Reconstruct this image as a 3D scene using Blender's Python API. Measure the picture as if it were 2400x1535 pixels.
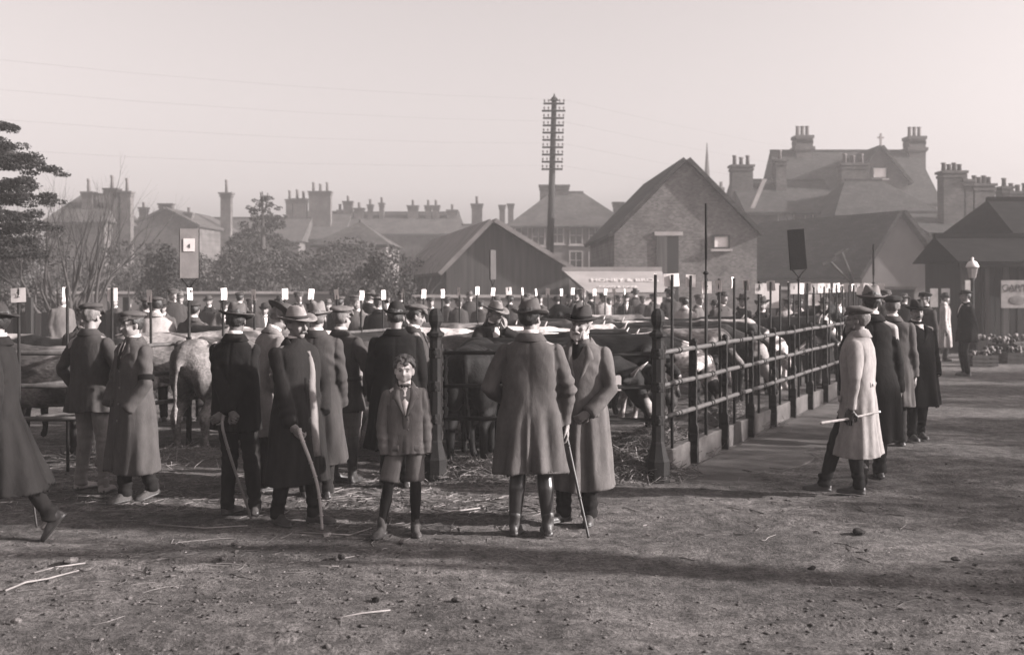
import bpy, math, random
import numpy as np
from mathutils import Vector, Matrix

# ------------------------------------------------------------------ scene, camera, sky, sun
for _o in list(bpy.data.objects):
    bpy.data.objects.remove(_o)
SC = bpy.context.scene
COL = SC.collection
SC.render.engine = 'CYCLES'
SC.cycles.use_denoising = True
SC.cycles.max_bounces = 6
SC.cycles.volume_bounces = 1
SC.cycles.transparent_max_bounces = 6

FOC, HOR, CAMH = 2600.0, 668.0, 1.905          # focal length and horizon in photo pixels, eye height in metres
cam_data = bpy.data.cameras.new('camera')
cam = bpy.data.objects.new('camera', cam_data)
COL.objects.link(cam)
cam.location = (0, 0, CAMH)
cam.rotation_euler = (math.radians(90), 0, 0)
cam_data.sensor_width = 36.0
cam_data.lens = 36.0 * FOC / 2400.0
cam_data.shift_y = -(767.5 - HOR) / 2400.0
cam_data.clip_start = 0.1
cam_data.clip_end = 3000
cam_data.dof.use_dof = True
cam_data.dof.focus_distance = 9.2
cam_data.dof.aperture_fstop = 2.4
SC.camera = cam

SUN_EL, SUN_AZ = 21.0, 9.0                       # sun low on the right, a little behind the camera
world = bpy.data.worlds.new('World')
SC.world = world
world.use_nodes = True
wn = world.node_tree.nodes
wl = world.node_tree.links
bg = wn['Background']
sky = wn.new('ShaderNodeTexSky')
sky.sky_type = 'NISHITA'
sky.sun_disc = False
sky.sun_elevation = math.radians(SUN_EL)
sky.sun_rotation = math.radians(90 + SUN_AZ)
sky.air_density = 1.2
sky.dust_density = 5.0
sky.ozone_density = 1.0
bw = wn.new('ShaderNodeRGBToBW')
tint = wn.new('ShaderNodeMix')
tint.data_type = 'RGBA'
tint.blend_type = 'MULTIPLY'
tint.inputs[0].default_value = 1.0
tint.inputs[7].default_value = (1.06, 0.965, 0.955, 1)
wl.new(sky.outputs[0], bw.inputs[0])
wl.new(bw.outputs[0], tint.inputs[6])
wl.new(tint.outputs[2], bg.inputs[0])
bg.inputs[1].default_value = 0.084

sun_data = bpy.data.lights.new('sun', 'SUN')
sun_data.energy = 5.0
sun_data.angle = math.radians(0.9)
sun_data.color = (1.0, 0.945, 0.925)
sun = bpy.data.objects.new('sun', sun_data)
COL.objects.link(sun)
sdir = Vector((math.cos(math.radians(SUN_EL)) * math.cos(math.radians(SUN_AZ)),
               -math.cos(math.radians(SUN_EL)) * math.sin(math.radians(SUN_AZ)),
               math.sin(math.radians(SUN_EL))))
sun.rotation_euler = sdir.to_track_quat('Z', 'Y').to_euler()
sun.location = sdir * 40

SC.view_settings.view_transform = 'Standard'
SC.view_settings.look = 'None'
SC.view_settings.exposure = 1.8
SC.view_settings.gamma = 1.0
SC.view_settings.use_curve_mapping = False

# ------------------------------------------------------------------ helpers
RNG = np.random.RandomState(7)
random.seed(7)
TMP = bpy.data.scenes.new('tmp')


def GY(fy):
    return FOC * CAMH / (fy - HOR)


def PX(px, py, Y):
    return Vector(((px - 1200) / FOC * Y, Y, CAMH - (py - HOR) / FOC * Y))


def GP(px, fy):
    Y = GY(fy)
    return Vector(((px - 1200) / FOC * Y, Y, 0))


def col(v):
    v = v * 0.74 if v < 0.3 else v * (0.74 + 0.2 * min(1, (v - 0.3) / 0.5))
    return (min(1, v * 1.06), v * 0.985, v * 0.965, 1)


MATS = {}


def mat(name, v, var=0.25, scale=6.0, rough=0.85, bump=0.15, bscale=80.0, spec=0.25, stretch=None, coord='Object', v2=None, cut=None, dist=0.01, det=5.0):
    """plain procedural surface: mottled grey with fine relief"""
    if name in MATS:
        return MATS[name]
    m = bpy.data.materials.new(name)
    m.use_nodes = True
    nt = m.node_tree
    n, l = nt.nodes, nt.links
    b = n['Principled BSDF']
    b.inputs['Roughness'].default_value = rough
    b.inputs['Specular IOR Level'].default_value = spec
    tc = n.new('ShaderNodeTexCoord')
    mp = n.new('ShaderNodeMapping')
    if stretch:
        mp.inputs['Scale'].default_value = stretch
    l.new(tc.outputs[coord], mp.inputs[0])
    t = n.new('ShaderNodeTexNoise')
    t.inputs['Scale'].default_value = scale
    t.inputs['Detail'].default_value = det
    t.inputs['Roughness'].default_value = 0.6
    l.new(mp.outputs[0], t.inputs[0])
    r = n.new('ShaderNodeValToRGB')
    a, c = (0.3, 0.72) if cut is None else cut
    r.color_ramp.elements[0].position = a
    r.color_ramp.elements[1].position = c
    r.color_ramp.elements[0].color = col(v * (1 - var))
    r.color_ramp.elements[1].color = col(v * (1 + var) if v2 is None else v2)
    l.new(t.outputs[0], r.inputs[0])
    l.new(r.outputs[0], b.inputs['Base Color'])
    if bump:
        t2 = n.new('ShaderNodeTexNoise')
        t2.inputs['Scale'].default_value = bscale
        t2.inputs['Detail'].default_value = 4.0
        l.new(mp.outputs[0], t2.inputs[0])
        bp = n.new('ShaderNodeBump')
        bp.inputs['Strength'].default_value = bump
        bp.inputs['Distance'].default_value = dist
        l.new(t2.outputs[0], bp.inputs['Height'])
        l.new(bp.outputs[0], b.inputs['Normal'])
    MATS[name] = m
    return m


def cloth(name, v, var=0.34, rough=0.95):
    m = mat('cloth_' + name, v * (0.60 if v < 0.04 else 0.74), var, 9.0, rough, 0.35, 260.0, 0.08, (1, 1, .5), dist=0.004)
    b = m.node_tree.nodes['Principled BSDF']
    if 'wrinkle' not in m.node_tree.nodes:
        t0 = [q for q in m.node_tree.nodes if q.type == 'TEX_NOISE'][0]
        t0.inputs['Detail'].default_value = 9.0
        t0.inputs['Roughness'].default_value = 0.82
        n, l = m.node_tree.nodes, m.node_tree.links
        t = n.new('ShaderNodeTexNoise')
        t.name = 'wrinkle'
        t.inputs['Scale'].default_value = 15.0
        t.inputs['Detail'].default_value = 3.0
        t.inputs['Distortion'].default_value = 0.8
        mp = [q for q in n if q.type == 'MAPPING'][0]
        l.new(mp.outputs[0], t.inputs[0])
        b1 = [q for q in n if q.type == 'BUMP'][0]
        b2 = n.new('ShaderNodeBump')
        b2.inputs['Strength'].default_value = 0.28
        b2.inputs['Distance'].default_value = 0.02
        l.new(t.outputs[0], b2.inputs['Height'])
        l.new(b2.outputs[0], b1.inputs['Normal'])
    return m


def brickmat(name, v1, v2, mortar, scale, bw_=0.5, rh=0.25, coord='Object', rough=0.9):
    if name in MATS:
        return MATS[name]
    m = bpy.data.materials.new(name)
    m.use_nodes = True
    n, l = m.node_tree.nodes, m.node_tree.links
    b = n['Principled BSDF']
    b.inputs['Roughness'].default_value = rough
    b.inputs['Specular IOR Level'].default_value = 0.15
    tc = n.new('ShaderNodeTexCoord')
    mp = n.new('ShaderNodeMapping')
    mp.inputs['Rotation'].default_value = (math.radians(90), 0, 0)
    l.new(tc.outputs[coord], mp.inputs[0])
    t = n.new('ShaderNodeTexBrick')
    t.inputs['Color1'].default_value = col(v1)
    t.inputs['Color2'].default_value = col(v2)
    t.inputs['Mortar'].default_value = col(mortar)
    t.inputs['Scale'].default_value = scale
    t.inputs['Brick Width'].default_value = bw_
    t.inputs['Row Height'].default_value = rh
    t.inputs['Mortar Size'].default_value = 0.02
    l.new(mp.outputs[0], t.inputs[0])
    nz = n.new('ShaderNodeTexNoise')
    nz.inputs['Scale'].default_value = 1.3
    nz.inputs['Detail'].default_value = 6
    l.new(tc.outputs[coord], nz.inputs[0])
    mx = n.new('ShaderNodeMix')
    mx.data_type = 'RGBA'
    mx.blend_type = 'MULTIPLY'
    mx.inputs[0].default_value = 0.8
    rp = n.new('ShaderNodeValToRGB')
    rp.color_ramp.elements[0].color = (0.5, 0.5, 0.5, 1)
    rp.color_ramp.elements[1].color = (1.25, 1.25, 1.25, 1)
    rp.color_ramp.elements[0].position = 0.3
    rp.color_ramp.elements[1].position = 0.7
    l.new(nz.outputs[0], rp.inputs[0])
    l.new(t.outputs[0], mx.inputs[6])
    l.new(rp.outputs[0], mx.inputs[7])
    l.new(mx.outputs[2], b.inputs['Base Color'])
    MATS[name] = m
    return m


def frame(d):
    """two unit vectors square to d"""
    d = d / (np.linalg.norm(d) + 1e-12)
    u = np.array((0, 0, 1.0)) if abs(d[2]) < 0.9 else np.array((0, 1.0, 0))
    x = np.cross(u, d)
    x /= np.linalg.norm(x)
    y = np.cross(d, x)
    return x, y


class MB:
    def __init__(self):
        self.v, self.f, self.n = [], [], 0

    def add(self, v, f):
        v = np.asarray(v, float).reshape(-1, 3)
        o = self.n
        self.v.append(v)
        self.f.extend([tuple(int(i) + o for i in q) for q in f])
        self.n += len(v)

    def rings(self, R, caps=True):
        k = len(R[0])
        v = np.concatenate([np.asarray(r, float).reshape(-1, 3) for r in R])
        f = []
        for a in range(len(R) - 1):
            for i in range(k):
                j = (i + 1) % k
                f.append((a * k + i, a * k + j, (a + 1) * k + j, (a + 1) * k + i))
        if caps:
            f.append(tuple(range(k))[::-1])
            f.append(tuple((len(R) - 1) * k + i for i in range(k)))
        self.add(v, f)

    def tube(self, pts, rad, n=10, caps=True, flat=None):
        pts = [np.asarray(p, float) for p in pts]
        if np.isscalar(rad):
            rad = [rad] * len(pts)
        R = []
        px = None
        for i, p in enumerate(pts):
            d = (pts[min(i + 1, len(pts) - 1)] - pts[max(i - 1, 0)])
            d = d / (np.linalg.norm(d) + 1e-12)
            if px is None:
                x, y = frame(d)
            else:
                x = px - d * np.dot(px, d)
                nx = np.linalg.norm(x)
                x = x / nx if nx > 1e-6 else frame(d)[0]
                y = np.cross(d, x)
            px = x
            a = np.linspace(0, 2 * math.pi, n, endpoint=False)
            fl = 1.0 if flat is None else flat
            R.append(p + rad[i] * (np.outer(np.cos(a), x) + fl * np.outer(np.sin(a), y)))
        self.rings(R, caps)

    def ball(self, c, r, nu=14, nv=9, M=None):
        if np.isscalar(r):
            r = (r, r, r)
        R = []
        for j in range(1, nv):
            t = math.pi * j / nv
            a = np.linspace(0, 2 * math.pi, nu, endpoint=False)
            R.append(np.stack([np.cos(a) * math.sin(t), np.sin(a) * math.sin(t), np.full(nu, math.cos(t))], 1)[::1])
        v = np.concatenate([[(0, 0, 1.0)]] + R + [[(0, 0, -1.0)]]) * np.array(r)
        if M is not None:
            v = v @ np.asarray(M).T
        v = v + np.asarray(c, float)
        f = []
        for i in range(nu):
            j = (i + 1) % nu
            f.append((0, 1 + i, 1 + j))
            for a in range(nv - 2):
                f.append((1 + a * nu + i, 1 + (a + 1) * nu + i, 1 + (a + 1) * nu + j, 1 + a * nu + j))
            L = 1 + (nv - 2) * nu
            f.append((L + i, len(v) - 1, L + j))
        self.add(v, f)

    def limb(self, pts, rad, n=12):
        """rounded tapering chain, to be fused"""
        for i in range(len(pts) - 1):
            self.tube([pts[i], pts[i + 1]], [rad[i], rad[i + 1]], n)
        for p, r in zip(pts, rad):
            self.ball(p, r * 0.995, n, 8)

    def box(self, c, s, M=None):
        s = np.asarray(s, float) / 2
        v = np.array([(x, y, z) for x in (-1, 1) for y in (-1, 1) for z in (-1, 1)], float) * s
        if M is not None:
            v = v @ np.asarray(M).T
        self.add(v + np.asarray(c, float), [(0, 1, 3, 2), (4, 6, 7, 5), (0, 4, 5, 1), (2, 3, 7, 6), (0, 2, 6, 4), (1, 5, 7, 3)])

    def prism(self, poly, ext):
        """polygon (k x 3) pushed along ext"""
        p = np.asarray(poly, float)
        k = len(p)
        f = [tuple(range(k))[::-1], tuple(range(k, 2 * k))]
        for i in range(k):
            f.append((i, (i + 1) % k, k + (i + 1) % k, k + i))
        self.add(np.concatenate([p, p + np.asarray(ext, float)]), f)

    def lathe(self, prof, c=(0, 0, 0), n=16, sx=1.0, sy=1.0, caps=True):
        a = np.linspace(0, 2 * math.pi, n, endpoint=False)
        self.rings([np.stack([np.cos(a) * r * sx, np.sin(a) * r * sy, np.full(n, z)], 1) + np.asarray(c, float) for r, z in prof], caps)

    def arr(self):
        return np.concatenate(self.v) if self.v else np.zeros((0, 3))

    def mesh(self, name='m', smooth=True):
        me = bpy.data.meshes.new(name)
        me.from_pydata(self.arr().tolist(), [], self.f)
        if smooth:
            me.polygons.foreach_set('use_smooth', [True] * len(me.polygons))
        return me

    def build(self, name, m, parent=None, smooth=True, T=None):
        me = self.mesh(name, smooth)
        return link(name, me, m, parent)


def tmp_dg():
    with bpy.context.temp_override(scene=TMP, view_layer=TMP.view_layers[0]):
        dg = bpy.context.evaluated_depsgraph_get()
    dg.update()
    return dg


def fixnormals(me):
    import bmesh
    b = bmesh.new()
    b.from_mesh(me)
    bmesh.ops.recalc_face_normals(b, faces=b.faces)
    b.to_mesh(me)
    b.free()


def link(name, me, m=None, parent=None):
    o = bpy.data.objects.new(name, me)
    COL.objects.link(o)
    if m is not None:
        me.materials.append(m)
    if parent is not None:
        o.parent = parent
    return o


def empty(name, loc=(0, 0, 0), rz=0.0, label=None, cat=None, group=None):
    o = bpy.data.objects.new(name, None)
    COL.objects.link(o)
    o.empty_display_size = 0.1
    o.location = loc
    o.rotation_euler = (0, 0, rz)
    tag(o, label, cat, group)
    return o


def tag(o, label=None, cat=None, group=None, kind=None):
    if label:
        o['label'] = label
    if cat:
        o['category'] = cat
    if group:
        o['group'] = group
    if kind:
        o['kind'] = kind
    return o


def copy_tree(o, parent=None):
    c = o.copy()
    COL.objects.link(c)
    c.parent = parent
    for ch in list(o.children):
        copy_tree(ch, c)
    return c


def fuse(mb, voxel, smooth=2, disp=None):
    """one continuous skin round overlapping pieces; disp(points, normals) -> points"""
    me = mb.mesh('tmp')
    fixnormals(me)
    ob = bpy.data.objects.new('tmp', me)
    TMP.collection.objects.link(ob)
    r = ob.modifiers.new('r', 'REMESH')
    r.mode = 'VOXEL'
    r.voxel_size = voxel
    r.use_smooth_shade = True
    if smooth:
        s = ob.modifiers.new('s', 'SMOOTH')
        s.iterations = smooth
        s.factor = 0.5
    dg = tmp_dg()
    me2 = bpy.data.meshes.new_from_object(ob.evaluated_get(dg))
    bpy.data.objects.remove(ob)
    bpy.data.meshes.remove(me)
    if disp is not None:
        k = len(me2.vertices)
        p = np.empty(k * 3)
        me2.vertices.foreach_get('co', p)
        p = p.reshape(-1, 3)
        nn = np.empty(k * 3)
        me2.vertices.foreach_get('normal', nn)
        p = disp(p, nn.reshape(-1, 3))
        me2.vertices.foreach_set('co', p.ravel())
    me2.polygons.foreach_set('use_smooth', [True] * len(me2.polygons))
    me2.update()
    return me2


def wob(p, freq, seed=0, k=7):
    """smooth cheap noise in about -1..1"""
    rs = np.random.RandomState(seed)
    o = np.zeros(len(p))
    for _ in range(k):
        d = rs.normal(size=3)
        d *= freq * rs.uniform(0.5, 1.5) / np.linalg.norm(d)
        o += np.sin(p @ d + rs.uniform(0, 6.28))
    return o / math.sqrt(k) / 1.2


def rotz(a):
    c, s = math.cos(a), math.sin(a)
    return np.array([(c, -s, 0), (s, c, 0), (0, 0, 1.0)])


def rotx(a):
    c, s = math.cos(a), math.sin(a)
    return np.array([(1.0, 0, 0), (0, c, -s), (0, s, c)])


def roty(a):
    c, s = math.cos(a), math.sin(a)
    return np.array([(c, 0, s), (0, 1.0, 0), (-s, 0, c)])


def V(*a):
    return np.array(a, float)


def sstep(x):
    x = np.clip(x, 0, 1)
    return x * x * (3 - 2 * x)


def text_mesh(s, size, depth=0.0):
    cu = bpy.data.curves.new('t', 'FONT')
    cu.body = s
    cu.size = size
    cu.extrude = depth
    cu.align_x = 'CENTER'
    cu.align_y = 'CENTER'
    ob = bpy.data.objects.new('t', cu)
    TMP.collection.objects.link(ob)
    dg = tmp_dg()
    me = bpy.data.meshes.new_from_object(ob.evaluated_get(dg))
    bpy.data.objects.remove(ob)
    return me
# ------------------------------------------------------------------ ground
def axis(lo, a, b, hi, step, grow=1.22):
    xs = list(np.arange(a, b, step))
    s, x = step, a
    L = []
    while x > lo:
        s *= grow
        x -= s
        L.append(max(x, lo))
    s, x = step, b
    Rr = [b]
    while x < hi:
        s *= grow
        x += s
        Rr.append(min(x, hi))
    return np.array(L[::-1] + xs + Rr)


def ground_z(p):
    """height of the trodden ground at xy"""
    q = np.concatenate([np.asarray(p)[:, :2], np.zeros((len(p), 1))], 1)
    rut = np.zeros(len(q))
    for y0_, am_, ph_ in ((6.05, .022, 0), (6.95, .018, .4), (7.75, .020, 1.1), (8.9, .016, 2.0), (9.55, .016, 2.6)):
        cy_ = y0_ + .12 * np.sin(.45 * q[:, 0] + ph_) + .05 * q[:, 0]
        dd_ = q[:, 1] - cy_
        rut += am_ * (-np.exp(-(dd_ / .055) ** 2) + .55 * np.exp(-((np.abs(dd_) - .10) / .045) ** 2)) * (.6 + .6 * wob(q, 1.3, 60 + int(y0_ * 10)))
    near = np.exp(-(np.clip(q[:, 1] - 14, 0, None) / 10) ** 2)
    return near * (.010 * wob(q, 2.1, 51) + .006 * wob(q, 6.5, 52) + .005 * wob(q, 17, 53) + .010 * wob(q * V(.22, 1, 1), 7, 57) - .012 + rut)


gx_ = axis(-420, -4.6, 5.4, 420, .045)
gy_ = axis(-60, 5.2, 12.0, 900, .045)
XX, YY = np.meshgrid(gx_, gy_)
P = np.stack([XX.ravel(), YY.ravel(), np.zeros(XX.size)], 1)
P[:, 2] = ground_z(P)
fine = (np.abs(P[:, 0]) < 6) & (P[:, 1] < 13)
P[fine, 2] += .004 * wob(P[fine], 55, 54) + .0025 * wob(P[fine], 85, 56)
nx_, ny_ = len(gx_), len(gy_)
idx = np.arange(nx_ * ny_).reshape(ny_, nx_)
F_ = np.stack([idx[:-1, :-1].ravel(), idx[:-1, 1:].ravel(), idx[1:, 1:].ravel(), idx[1:, :-1].ravel()], 1)
gm = bpy.data.meshes.new('ground')
gm.from_pydata(P.tolist(), [], F_.tolist())
gm.polygons.foreach_set('use_smooth', [True] * len(gm.polygons))
m = bpy.data.materials.new('trodden_earth')
m.use_nodes = True
n, l = m.node_tree.nodes, m.node_tree.links
b = n['Principled BSDF']
b.inputs['Roughness'].default_value = .95
b.inputs['Specular IOR Level'].default_value = .12
tc = n.new('ShaderNodeTexCoord')


def noise(scale, detail, rough=.6):
    t = n.new('ShaderNodeTexNoise')
    t.inputs['Scale'].default_value = scale
    t.inputs['Detail'].default_value = detail
    t.inputs['Roughness'].default_value = rough
    l.new(tc.outputs['Object'], t.inputs[0])
    return t


def ramp(a, c, ca, cb):
    r = n.new('ShaderNodeValToRGB')
    r.color_ramp.elements[0].position = a
    r.color_ramp.elements[1].position = c
    r.color_ramp.elements[0].color = ca
    r.color_ramp.elements[1].color = cb
    return r


def mixn(mode, fac, A, B):
    x = n.new('ShaderNodeMix')
    x.data_type = 'RGBA'
    x.blend_type = mode
    if isinstance(fac, float):
        x.inputs[0].default_value = fac
    else:
        l.new(fac, x.inputs[0])
    l.new(A, x.inputs[6])
    l.new(B, x.inputs[7])
    return x.outputs[2]


big = noise(.9, 7)
r1 = ramp(.33, .68, col(.074), col(.165))
l.new(big.outputs[0], r1.inputs[0])
fine_ = noise(38, 6, .7)
r2 = ramp(.36, .66, (.45, .45, .45, 1), (1.5, 1.5, 1.5, 1))
l.new(fine_.outputs[0], r2.inputs[0])
c1 = mixn('MULTIPLY', 1.0, r1.outputs[0], r2.outputs[0])
spk = noise(150, 3, .6)
r3 = ramp(.60, .68, (0, 0, 0, 1), (1, 1, 1, 1))
l.new(spk.outputs[0], r3.inputs[0])
pale = n.new('ShaderNodeRGB')
pale.outputs[0].default_value = col(.20)
c2 = mixn('MIX', r3.outputs[0], c1, pale.outputs[0])
mid = noise(7, 4, .6)
r4 = ramp(.36, .66, (.6, .6, .6, 1), (1.3, 1.3, 1.3, 1))
l.new(mid.outputs[0], r4.inputs[0])
c2 = mixn('MULTIPLY', 1.0, c2, r4.outputs[0])
l.new(c2, b.inputs['Base Color'])
b1 = n.new('ShaderNodeBump')
b1.inputs['Strength'].default_value = .9
b1.inputs['Distance'].default_value = .055
l.new(fine_.outputs[0], b1.inputs['Height'])
b2 = n.new('ShaderNodeBump')
b2.inputs['Strength'].default_value = .5
b2.inputs['Distance'].default_value = .006
l.new(spk.outputs[0], b2.inputs['Height'])
l.new(b1.outputs[0], b2.inputs['Normal'])
l.new(b2.outputs[0], b.inputs['Normal'])
g = link('ground', gm, m)
g['kind'] = 'structure'

# clods, pebbles and trodden crumbs: nobody could count them
rs = np.random.RandomState(3)
cm_ = MB()
octv = np.array([(1, 0, 0), (0, 1, 0), (-1, 0, 0), (0, -1, 0), (0, 0, 1), (.7, .7, .55), (-.7, .7, .5), (-.7, -.7, .55), (.7, -.7, .5), (0, 0, -.4)], float)
octf = [(0, 5, 8), (5, 4, 8), (5, 1, 6), (5, 6, 4), (6, 2, 7), (6, 7, 4), (7, 3, 8), (7, 8, 4), (0, 1, 5), (1, 2, 6), (2, 3, 7), (3, 0, 8), (9, 1, 0), (9, 2, 1), (9, 3, 2), (9, 0, 3)]


def scatter_clods(num, ylo, yhi, smin, smax, seed, xw=None):
    rs = np.random.RandomState(seed)
    # even in picture rows near the camera
    Y = 1 / rs.uniform(1 / yhi, 1 / ylo, num)
    X = rs.uniform(-.49, .49, num) * Y
    keep = wob(np.stack([X, Y, 0 * X], 1), 1.7, seed) + rs.uniform(-.8, .8, num) > -.1
    X, Y = X[keep], Y[keep]
    z = ground_z(np.stack([X, Y, 0 * X], 1))
    mb = MB()
    V_, Fz = [], []
    for i in range(len(X)):
        s = smin * (smax / smin) ** (rs.uniform() ** 2.2)
        a = rs.uniform(0, 6.28)
        v = octv * rs.uniform(.65, 1.25, (10, 1)) * V(s * rs.uniform(.8, 1.5), s, s * rs.uniform(.45, .8))
        v = v @ rotz(a).T + V(X[i], Y[i], z[i])
        o = len(V_) * 10
        V_.append(v)
        Fz.extend([(p + o, q + o, r_ + o) for p, q, r_ in octf])
    mb.v, mb.f, mb.n = [np.concatenate(V_)], Fz, len(V_) * 10
    return mb


o = scatter_clods(9000, 5.4, 13, .003, .019, 4).build('earth_crumbs', mat('clod_earth', .075, .7, 9, .95, .6, 90, .1), None, True)
tag(o, 'dark crumbs of trodden earth and dung scattered over the yard', 'earth', kind='stuff')
o = scatter_clods(700, 5.4, 13, .004, .012, 5).build('pale_pebbles', mat('pebble', .22, .4, 5, .9, .4, 90, .1), None, False)
tag(o, 'small pale pebbles scattered over the yard', 'pebbles', kind='stuff')
# the few stones one can pick out
STONES = [(765, 1257, .045, .22), (943, 1272, .058, .13), (548, 1276, .036, .13), (525, 1310, .04, .13), (1322 - 1160, 1318, .075, .12), (2010, 1250, .085, .045), (2035, 1293, .055, .10), (1900, 1334, .055, .05), (36, 1458, .045, .18),
          (800, 1308, .05, .06), (560, 1283, .03, .2), (2240, 1312, .045, .05), (2285, 1325, .04, .05), (1520, 1255, .03, .18), (820, 1330, .035, .07), (880, 1408, .05, .05), (1070, 1408, .05, .06)]
names = ['pale round stone by the cane tip', 'dark stone at the boy’s boots', 'grey stone left of the cane', 'pale grey stone in the left foreground', 'large dark clod by the straw twigs', 'largest dark stone behind the pale coat man’s shadow',
         'flat dark stone below the largest one', 'dark clod in the right middle ground', 'pale stone at the lower left', 'dark low clod below the boy', 'small pale stone left of centre', 'dark clod near the right edge', 'low dark clod close to the right edge',
         'small pale stone right of the cane tip', 'small dark clod below the boy', 'dark clod in the bottom middle', 'flat dark clod in the bottom centre']
for (px, py, s, v), nm in zip(STONES, names):
    p = GP(px, py)
    mb = MB()
    mb.ball((0, 0, s * .26), (s * .6, s * .5, s * .42), 9, 6)
    vv = mb.arr()
    sd = int(px + py)
    vv = vv * (1 + .34 * wob(vv, 3.4 / s, sd) + .22 * wob(vv, 8 / s, sd + 1))[:, None] * V(1.1, .9, .7)
    mb.v = [vv]
    o = mb.build('stone', mat('stone_%.2f' % v, v * .7, .5, 25, .95, .7, 120, .05), None, False)
    o.location = (p.x, p.y, 0)
    o.rotation_euler = (0, 0, sd % 6)
    tag(o, nm, 'stone', 'loose stones on the yard')

# straw
STRAW = mat('straw', .19, .35, 7, .75, .2, 90, .25)
STRAWD = mat('trodden_straw', .08, .5, 7, .85, .2, 90, .2)


def straws(pts, lens, rad, tilt, seed):
    """pts k x 3; each a slightly bent three-sided stalk"""
    rs = np.random.RandomState(seed)
    k = len(pts)
    a = rs.uniform(0, 6.28, k)
    el = rs.normal(0, tilt, k)
    d = np.stack([np.cos(a) * np.cos(el), np.sin(a) * np.cos(el), np.sin(el)], 1)
    sd = np.stack([-np.sin(a), np.cos(a), np.zeros(k)], 1)
    up = np.cross(d, sd) * -1
    bend = rs.normal(0, .08, k)[:, None] * sd + np.abs(rs.normal(0, .03, k))[:, None] * V(0, 0, -1)
    L = lens[:, None]
    r = rad * rs.uniform(.6, 1.2, k)[:, None]
    V_ = []
    for t, bb in ((-.5, 1), (0, 0), (.5, 1)):
        c = pts + d * L * t + bend * L * bb
        for q in range(3):
            an = 2.094 * q
            V_.append(c + sd * r * math.cos(an) + up * r * math.sin(an))
    V_ = np.stack(V_, 1).reshape(-1, 3)
    f = []
    base = [(0, 1, 4, 3), (1, 2, 5, 4), (2, 0, 3, 5), (3, 4, 7, 6), (4, 5, 8, 7), (5, 3, 6, 8)]
    for i in range(k):
        o = i * 9
        f.extend([tuple(q + o for q in t) for t in base])
    mb = MB()
    mb.v, mb.f, mb.n = [V_], f, len(V_)
    return mb


rs = np.random.RandomState(9)
cent = [(GP(px, py), sx, sy, num) for px, py, sx, sy, num in (
    (600, 1160, 1.6, .28, 520), (300, 1165, 1.3, .25, 300), (850, 1185, .9, .30, 380), (1060, 1190, .6, .25, 260), (1130, 1110, .55, .22, 420), (150, 1130, .9, .4, 260), (760, 1110, .8, .4, 320), (1280, 1195, .4, .15, 60),
    (120, 1330, .7, .3, 60), (900, 1250, .6, .15, 60), (1700, 1085, .5, .5, 60), (1450, 1110, .3, .15, 120), (1900, 1180, .8, .3, 40), (600, 1300, 1.5, .4, 60), (1900, 1330, 1.2, .6, 30))]
pp = []
for c, sx, sy, num in cent:
    q = np.stack([rs.normal(c.x, sx * .6, num), rs.normal(c.y, sy * 1.6, num), np.zeros(num)], 1)
    pp.append(q)
pp = np.concatenate(pp)
pp[:, 2] = ground_z(pp) + .006
ln = rs.uniform(.05, .34, len(pp)) * rs.uniform(.5, 1, len(pp))
half = rs.uniform(size=len(pp)) < .30
o = straws(pp[half], ln[half], .0032, .05, 11).build('loose_straw', STRAW, None, False)
tag(o, 'pale straw stalks strewn over the yard in front of the pens', 'straw', kind='stuff')
o = straws(pp[~half], ln[~half], .0035, .05, 12).build('trodden_straw', STRAWD, None, False)
tag(o, 'muddied straw trodden into the yard', 'straw', kind='stuff')


def mound(name, label, c, rx, ry, h, num, seed):
    rs = np.random.RandomState(seed)
    u = rs.normal(size=(num, 2)) * .48
    r2 = (u ** 2).sum(1)
    z = h * np.exp(-r2 * 1.3) * rs.uniform(.25, 1.05, num)
    q = np.stack([c[0] + u[:, 0] * rx, c[1] + u[:, 1] * ry, z + .01], 1)
    root = empty(name, (0, 0, 0), 0, label, 'straw')
    base = MB()
    a = np.linspace(0, 2 * math.pi, 28, endpoint=False)
    base.rings([np.stack([c[0] + np.cos(a) * rx * t, c[1] + np.sin(a) * ry * t, np.full(28, h * .85 * math.exp(-(t * 1.05) ** 2 * 1.6) - .05 * t)], 1) for t in (1.1, .85, .6, .35, .12, .01)])
    v = base.arr()
    v[:, 2] += .03 * wob(v, 9, seed)
    base.v = [v]
    base.build('matted_straw', mat('matted_straw', .10, .6, 40, .9, .8, 70, .1), root)
    hb = rs.uniform(size=num) < .4
    L = rs.uniform(.06, .34, num)
    o = straws(q[hb], L[hb], .003, .4, seed + 1).build('pale_stalks', STRAW, root, False)
    o['kind'] = 'stuff'
    o = straws(q[~hb], L[~hb], .0034, .4, seed + 2).build('dull_stalks', STRAWD, root, False)
    o['kind'] = 'stuff'
    return root


for nm, lb, c, rx, ry, h, num, sd in (('straw_heap', 'heap of straw at the foot of the right-hand corner post', (1.05, 11.05), .62, .35, .26, 1500, 21), ('straw_heap', 'low straw bedding behind the left gate post', (-.35, 11.25), .75, .5, .12, 900, 22),
                                     ('straw_heap', 'dark straw bedding along the inside of the long kerb', (1.75, 13.0), .5, .8, .24, 1100, 23), ('straw_heap', 'straw bedding under the roan bullock', (-3.6, 12.2), 1.5, .7, .10, 900, 24),
                                     ('straw_heap', 'straw bedding under the far cattle by the long rail', (3.1, 15.6), .5, .9, .24, 700, 25)):
    mound(nm, lb, c, rx, ry, h, num, sd)

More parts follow.
